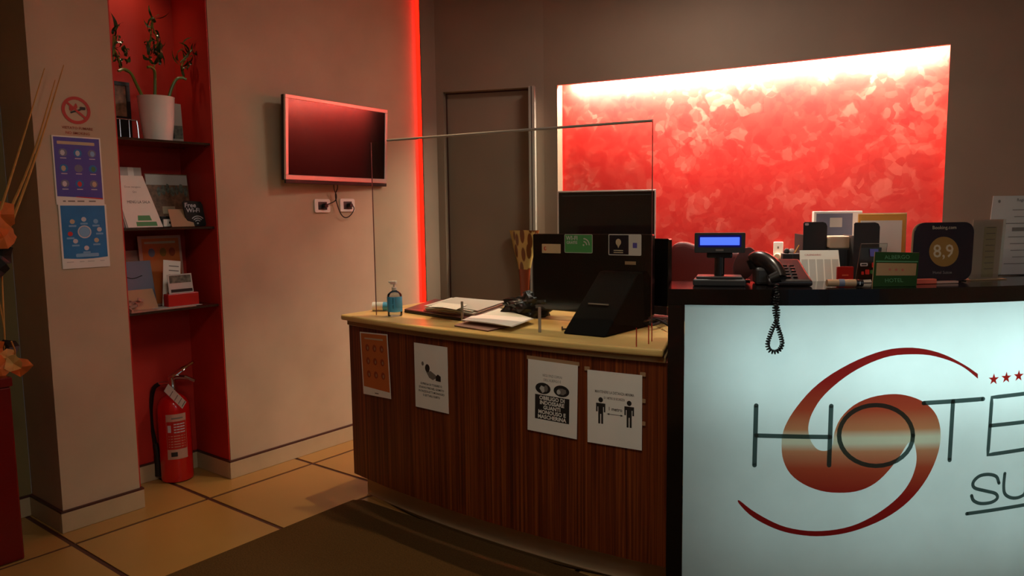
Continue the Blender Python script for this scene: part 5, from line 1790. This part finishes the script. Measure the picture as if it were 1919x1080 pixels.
for (pa, pb, pt_, lab) in ((1505, 1549, 416, 'black magazine file left of the white document box'), (1599, 1648, 417, 'black magazine file right of the white document box')):
    c0 = stand_on((pa + pb) / 2, YF)
    o = thing('magazine_file', lab, 'file', (c0.x, YF, SB), CA, 'magazine files behind the bar')
    wv = span(pa, pb, YF); hv = zof((pa + pb) / 2, pt_, YF) - SB
    prof = [(-wv / 2, 0), (wv / 2, 0), (wv / 2, hv - 0.022), (wv / 2 - 0.007, hv - 0.006), (wv / 2 - 0.022, hv), (-wv / 2 + 0.006, hv), (-wv / 2, hv - 0.006)]
    MB().prism(prof, -0.0, 0.006, 'y').build('spine_panel', 'black_soft', o, bevel=0.001, seg=1)
    MB().box(-wv / 2, 0.0065, 0, -wv / 2 + 0.005, 0.22, hv * 0.8).build('side_panel', 'black_soft', o)
    MB().box(wv / 2 - 0.005, 0.0065, 0, wv / 2, 0.22, hv * 0.8).build('side_panel', 'black_soft', o)
    MB().box(-wv / 2 + 0.0055, 0.0065, 0, wv / 2 - 0.0055, 0.22, 0.005).build('bottom_panel', 'black_soft', o)
    if pa == 1505:
        flat('label_dot', rrect(0.018, 0.012, 0.004, 3, -wv / 2 + 0.016, hv - 0.012), 'icon_white', o, -0.0004)
    MB().box(-wv / 2 + 0.008, 0.02, 0.006, wv / 2 - 0.008, 0.20, hv * 0.55).build('documents', 'paper_grey', o)
# dark lower box between them
c0 = stand_on(1575, YF + 0.01)
o = thing('letter_tray', 'dark letter tray between the two magazine files', 'tray', (c0.x, YF + 0.01, SB), CA)
wv = span(1551, 1597, YF) * 0.97; hv = zof(1575, 467, YF) - SB
MB().box(-wv / 2, 0, 0, wv / 2, 0.2, hv).build('tray', 'black_soft', o, bevel=0.002, seg=1)
for q in (-0.2, 0.25):
    MB().box(q * wv, -0.0012, 0.004, q * wv + 0.003, -0.0004, hv - 0.004).build('slot_line', 'dark_grey', o)
zpk = SB + hv + 0.001
c1 = stand_on(1570, YF + 0.06)
o = thing('wrapped_packet', 'cream wrapped packet lying on the dark letter tray', 'packet', (stand_on(1571, YF + 0.05).x, YF + 0.05, zpk), CA)
MB().prism(rrect(span(1549, 1592, YF), 0.062, 0.012, 4, 0, 0.031), -0.03, 0.09, 'y').build('wrapping', 'beige_plastic', o, bevel=0.006)
# white document box behind
YG = YF + 0.12
c1 = stand_on(1554, YG)
o = thing('document_box', 'white open document box standing behind the left magazine file', 'box', (c1.x, YG + 0.16, SB), CA)
YG2 = YG + 0.16
wv = span(1509, 1601, YG2) * 0.97; hv = zof(1555, 396, YG2) - SB
MB().box(-wv / 2, 0.0, 0, wv / 2, 0.05, hv).build('box_body', 'white_plastic', o, bevel=0.003)
flat('grey_front', [(-wv / 2 + 0.012, 0.12), (wv * 0.30, 0.12), (wv * 0.30, hv - 0.012), (-wv / 2 + 0.012, hv - 0.012)], 'blue_card', o, -0.0005)
flat('label', rrect(0.062, 0.05, 0.002, 2, -0.01, hv - 0.06), 'paper_grey', o, -0.0012)
# envelope and clear sleeve at the right
c1 = stand_on(1652, YG2 - 0.02)
o = thing('document_sleeve', 'yellow envelope in a clear sleeve with white sheet in front', 'folder', (c1.x, YG2 - 0.02, SB), CA + 0.05)
wv = span(1604, 1701, YG2 - 0.02) * 0.96; hv = zof(1655, 401, YG2 - 0.02) - SB
MB().box(-wv / 2, 0.004, 0, wv / 2, 0.010, hv).build('envelope', 'yellow_env', o, bevel=0.001, seg=1)
MB().box(-wv / 2 + 0.01, -0.003, 0, wv / 2 - 0.022, 0.003, hv - 0.034).build('white_sheet', 'paper', o)
MB().box(-wv / 2 - 0.002, 0.0105, 0, wv / 2 + 0.004, 0.0125, hv + 0.005).build('sleeve_back', 'paper_grey', o)

# calendar: stands on the bar rear edge
YC = 3.42
cz0 = 1.10
stdk = thing('staff_shelf', 'dark staff-side shelf behind the bar carrying the desk calendar', 'shelf', (0, 0, 0))
s0, s1 = math.radians(-61), math.radians(-37)
mbx = MB()
mbx.prism([bp(s0 + (s1 - s0) * k / 16, BR - 0.292) for k in range(17)] + [bp(s1 - (s1 - s0) * k / 16, BR - 0.56) for k in range(17)], 1.075, 1.095)
mbx.build('board', 'black_soft', stdk)
for th in (s0 + 0.02, s1 - 0.02, (s0 + s1) / 2):
    c_ = bp(th, BR - 0.43)
    MB().box(-0.012, -0.13, 0.001, 0.012, 0.13, 1.0745, Matrix.Rotation(th + PI / 2, 3, 'Z'), (c_[0], c_[1], 0)).build('upright', 'black_soft', stdk)
ZS = 1.0958


def on_r(px, py, r):   # point above the arc of radius r
    th, z = bhit(px, py, r)
    x_, y_ = bp(th, r)
    return Vector((x_, y_, z)), th


c_, th = on_r(1543, 500, BR - 0.36)
hgt = on_r(1543, 471, BR - 0.36)[0].z - ZS
wcal = (on_r(1585, 500, BR - 0.36)[0] - on_r(1506, 500, BR - 0.36)[0]).length
cal = thing('desk_calendar', 'white desk calendar with month columns standing behind the telephone', 'calendar', (c_.x, c_.y, ZS), th + PI / 2 - 0.12)
cal.rotation_euler = (-0.30, 0, th + PI / 2 - 0.12)
wcal *= 0.98
MB().prism([(-wcal / 2, 0), (wcal / 2, 0), (wcal / 2 - 0.008, hgt * 1.05), (-wcal / 2 + 0.006, hgt * 1.05)], -0.001, 0.002, 'y').build('page', 'paper', cal)
MB().prism([(-wcal / 2, 0), (wcal / 2, 0), (wcal / 2 - 0.008, hgt * 1.05), (-wcal / 2 + 0.006, hgt * 1.05)], 0.0025, 0.006, 'y').build('backboard', 'tan_card', cal)
text('CALENDARIO', 0.010, cal, 'sign_red', (-0.025, -0.0014, hgt * 0.95), 'lettering')
for j in range(5):
    flat('month_column', rrect(wcal * 0.15, hgt * 0.52, 0.001, 2, -wcal * 0.36 + wcal * 0.18 * j, hgt * 0.60), 'paper_grey', cal, -0.0012)
for j in range(9):
    flat('colour_mark', rrect(wcal * 0.06, 0.008, 0.001, 2, -wcal * 0.4 + wcal * 0.1 * j, 0.052), ['salmon', 'tan_card', 'icon_green', 'salmon', 'print_grey'][j % 5], cal, -0.0012)


def bar_item(px, py, frac=0.5):
    p_ = at_z(px, py, ZB)
    a_ = math.atan2(p_.y - BC.y, p_.x - BC.x)
    return p_, a_ + PI / 2


def bscale(p_, an):
    return scales(p_, an)


# red card
p_, an = bar_item(1584, 524)
cd2 = thing('red_card', 'small dark red card standing behind the tan case on the bar', 'card', (p_.x, p_.y, ZB), an)
k2 = scales(p_, an)[1]
MB().prism(rrect(31 * k2, 24 * k2, 0.003, 3, 0, 12 * k2), -0.001, 0.006, 'y').build('card', 'red_plastic', cd2)
flat('card_mark', rrect(12 * k2, 3 * k2, 0.0008, 2, 0, 8 * k2), 'salmon', cd2, -0.0012)
# tan cylindrical case with black end
p_, an = bar_item(1584, 538)
cs = thing('tan_case', 'tan rounded case with black end lying on the bar edge', 'case', (p_.x, p_.y + 0.005, ZB + 0.0135), an - 0.05)
k2 = scales(p_, an)[1]
MB().tube([(-34 * k2, 0, 0), (18 * k2, 0, -0.0005)], [0.0125, 0.0132], 16).build('body', 'wallet', cs, smooth=True)
MB().tube([(18.2 * k2, 0, -0.0005), (31 * k2, 0, -0.001)], [0.0134, 0.0120], 16).build('end_cap', 'black', cs, smooth=True)
MB().tube([(-13 * k2, 0, 0), (-3 * k2, 0, 0)], 0.0137, 16).build('band', 'blue_card', cs, smooth=True)
flat('end_mark', rrect(0.003, 0.012, 0.001, 2, 24 * k2, 0.0), 'icon_white', cs, -0.0128)

# clear stand with payment stickers
p_, an = bar_item(1628, 530)
pc_ = thing('payment_stand', 'clear acrylic stand with small payment card stickers on the bar', 'stand', (p_.x, p_.y, ZB), an)
pc_.rotation_euler = (-0.12, 0.0, an)
k2 = scales(p_, an)[1]
W_ = 52 * k2; H_ = 73 * k2
pts = [(-26 * k2, 0), (26 * k2, 0), (38 * k2, H_), (-12 * k2, H_)]
MB().prism(pts, -0.001, 0.001, 'y').build('clear_panel', 'acrylic', pc_)
MB().tube([(-26 * k2, 0, 0.001), (-12 * k2, 0, H_)], 0.0012, 5).build('panel_edge', 'chrome', pc_)
MB().tube([(-12 * k2, 0, H_), (38 * k2, 0, H_)], 0.0010, 5).build('panel_edge', 'print_grey', pc_)
flat('insert', [(-22 * k2, 4 * k2), (22 * k2, 4 * k2), (28 * k2, H_ * 0.9), (-12 * k2, H_ * 0.9)], 'dark_grey', pc_, 0.004)
for (u, v, a_, b2, m_) in ((12, 56, 16, 14, 'blue_print'), (-8, 34, 14, 6, 'icon_white'), (12, 33, 10, 9, 'icon_red'), (18, 34, 8, 9, 'ochre'), (-2, 20, 8, 9, 'icon_red'), (7, 20, 7, 7, 'icon_green'), (-11, 18, 5, 6, 'icon_red')):
    flat('sticker', rrect(a_ * k2, b2 * k2, 0.002, 2, u * k2, v * k2), m_, pc_, -0.0012)
flat('sticker_centre', rrect(10 * k2, 2.5 * k2, 0.001, 2, -8 * k2, 34 * k2), 'dark_grey', pc_, -0.0017)
flat('lower_flap', [(-26 * k2, 0.5 * k2), (6 * k2, 0.5 * k2), (4 * k2, 6 * k2), (-24 * k2, 5 * k2)], 'paper', pc_, -0.0025)

# green tourist sign
p_, an = bar_item(1682, 537)
gs = thing('tourism_sign', 'green and ochre sign reading ALBERGO and HOTEL with three stars on the bar', 'sign', (p_.x, p_.y, ZB), an)
gs.rotation_euler = (-0.22, 0.0, an - 0.02)
k2 = scales(p_, an)[1]
q = [(-46 * k2, 0.0), (36 * k2, 0.0), (47 * k2, 63 * k2), (-36 * k2, 66 * k2)]
MB().prism(q, -0.001, 0.003, 'y').build('board', 'green_sign', gs)
MB().prism([(x_ * 1.02, z_ * 1.01) for x_, z_ in q], 0.0032, 0.005, 'y').build('clear_rim', 'tan_card', gs)
flat('upper_line', [(-37 * k2, 47 * k2), (42 * k2, 45 * k2), (42.3 * k2, 47 * k2), (-36.7 * k2, 49 * k2)], 'icon_green', gs, -0.0013)
flat('ochre_band', [(-39 * k2, 21 * k2), (36 * k2, 20 * k2), (40 * k2, 43 * k2), (-36 * k2, 45 * k2)], 'ochre', gs, -0.0013)
for k in range(3):
    c_x, c_z = (-12 + 12 * k) * k2, (32 - 0.5 * k) * k2
    flat('star', [(c_x + (3.4 if j % 2 == 0 else 1.5) * k2 * math.cos(PI / 2 + j * PI / 5), c_z + (3.4 if j % 2 == 0 else 1.5) * k2 * math.sin(PI / 2 + j * PI / 5)) for j in range(10)], 'orange_dark', gs, -0.0018)
text('ALBERGO', 10.5 * k2, gs, 'icon_green', (4 * k2, -0.0016, 55 * k2), 'lettering', sx=1.05)
text('HOTEL', 10.5 * k2, gs, 'icon_green', (-6 * k2, -0.0016, 11 * k2), 'lettering', sx=1.05)
MB().box(-40 * k2, 0.006, 0.0, 30 * k2, 0.06, 0.003).build('foot', 'acrylic', gs)

# booking score board
p_, an = bar_item(1766, 528)
sb2 = thing('score_sign', 'dark rounded board with ochre disc reading 8,9 on the bar', 'sign', (p_.x, p_.y, ZB), an - 0.06)
k2 = scales(p_, an)[1]
sk = 0.09
base = rrect(117 * k2, 110 * k2, 20 * k2, 6, 3 * k2, 56 * k2)
sb2.rotation_euler = (-0.10, 0.0, an - 0.06)
base = [(x_ + (z_ - 56 * k2) * sk, z_) for x_, z_ in base]
MB().prism(base, -0.0015, 0.003, 'y').build('board', 'navy', sb2, bevel=0.0006, seg=1)
MB().prism([(x_ - 3 * k2, z_) for x_, z_ in base], 0.0034, 0.006, 'y').build('clear_holder', 'tan_card', sb2)
flat('score_disc', ellipse(29 * k2, 28 * k2, 32, 4 * k2, 56 * k2), 'ochre', sb2, -0.0018)
text('8,9', 34 * k2, sb2, 'ivory_print', (3 * k2, -0.0026, 56 * k2), 'lettering', weight=0.0006)
text('Booking.com', 9 * k2, sb2, 'ivory_print', (6 * k2, -0.0022, 101 * k2), 'lettering')
text('Hotel Suisse', 7.5 * k2, sb2, 'print_grey', (0 * k2, -0.0022, 17 * k2), 'lettering')
MB().box(-45 * k2, 0.007, 0.0, 50 * k2, 0.05, 0.003).build('foot', 'acrylic', sb2)

# salmon marker box lying in front of it
p_, an = bar_item(1737, 532)
sm_ = thing('salmon_box', 'long salmon box lying between the green sign and the score board', 'box', (p_.x, p_.y, ZB), an)
k2 = scales(p_, an)[1]
MB().box(-26 * k2, -0.006, 0, 18 * k2, 0.016, 0.017).build('carton', 'salmon', sm_, bevel=0.002)
MB().box(18.3 * k2, -0.005, 0, 62 * k2, 0.014, 0.008).build('flap', 'pink_paper', sm_, bevel=0.001, seg=1)

# leaflet holder
p_, an = bar_item(1845, 524)
lh = thing('leaflet_holder', 'clear holder with pinkish leaflets right of the score board', 'holder', (p_.x, p_.y, ZB), an)
k2 = scales(p_, an)[1]
hgt = 112 * k2
MB().prism([(-36 * k2, 0), (30 * k2, 0), (36 * k2, hgt), (-30 * k2, hgt)], 0.0, 0.004, 'y').build('leaflets', 'pink_paper', lh)
flat('dark_column', [(-8 * k2, 4 * k2), (18 * k2, 4 * k2), (22 * k2, hgt * 0.88), (-6 * k2, hgt * 0.88)], 'tan_card', lh, -0.0004)
for k in range(8):
    flat('print_line', rrect(20 * k2, 1.2 * k2, 0.0004, 1, 7 * k2 + k * 0.3 * k2, (20 + 11 * k) * k2), 'mauve_leather', lh, -0.001)
MB().prism([(-40 * k2, 0), (34 * k2, 0), (40 * k2, hgt * 1.0), (-34 * k2, hgt * 1.0)], -0.0045, -0.003, 'y').build('clear_front', 'acrylic', lh)
MB().box(-40 * k2, -0.02, 0, 40 * k2, 0.03, 0.003).build('foot', 'tan_card', lh)
# notice sheet at the right edge
p_, an = bar_item(1905, 516)
nt_ = thing('price_notice', 'large greyish printed notice in a stand at the right end of the bar', 'notice', (p_.x, p_.y, ZB), an - 0.22)
k2 = scales(p_, an)[1]
H3 = 148 * k2; W3 = 118 * k2
nt_.location = (p_.x + math.cos(an) * 0.005, p_.y, ZB)
q = [(-68 * k2, 0.004), (60 * k2, 0.004), (66 * k2, H3), (-56 * k2, H3)]
MB().prism(q, -0.001, 0.002, 'y').build('sheet', 'paper_grey', nt_)
text('Regione Piemonte', 8 * k2, nt_, 'print_black', (20 * k2, -0.0014, H3 - 8 * k2), 'lettering')
text('Tariffe', 6 * k2, nt_, 'print_grey', (24 * k2, -0.0014, H3 - 16 * k2), 'lettering')
flat('emblem', ellipse(2.6 * k2, 3 * k2, 8, -44 * k2, H3 - 10 * k2), 'print_grey', nt_, -0.0012)
flat('grey_bar', rrect(76 * k2, 7 * k2, 0.001, 2, 22 * k2, H3 - 62 * k2), 'print_grey', nt_, -0.0012)
for k in range(9):
    flat('print_line', rrect((34 + 12 * (k % 3)) * k2, 1.3 * k2, 0.0004, 1, (0 + 10 * (k % 2)) * k2, H3 - (26 + 12.5 * k) * k2), 'print_grey', nt_, -0.0013)
flat('grey_block', rrect(30 * k2, 16 * k2, 0.001, 2, 30 * k2, 16 * k2), 'wallet', nt_, -0.0012)
MB().box(-60 * k2, -0.01, 0, 60 * k2, 0.05, 0.0035).build('foot', 'black_soft', nt_)
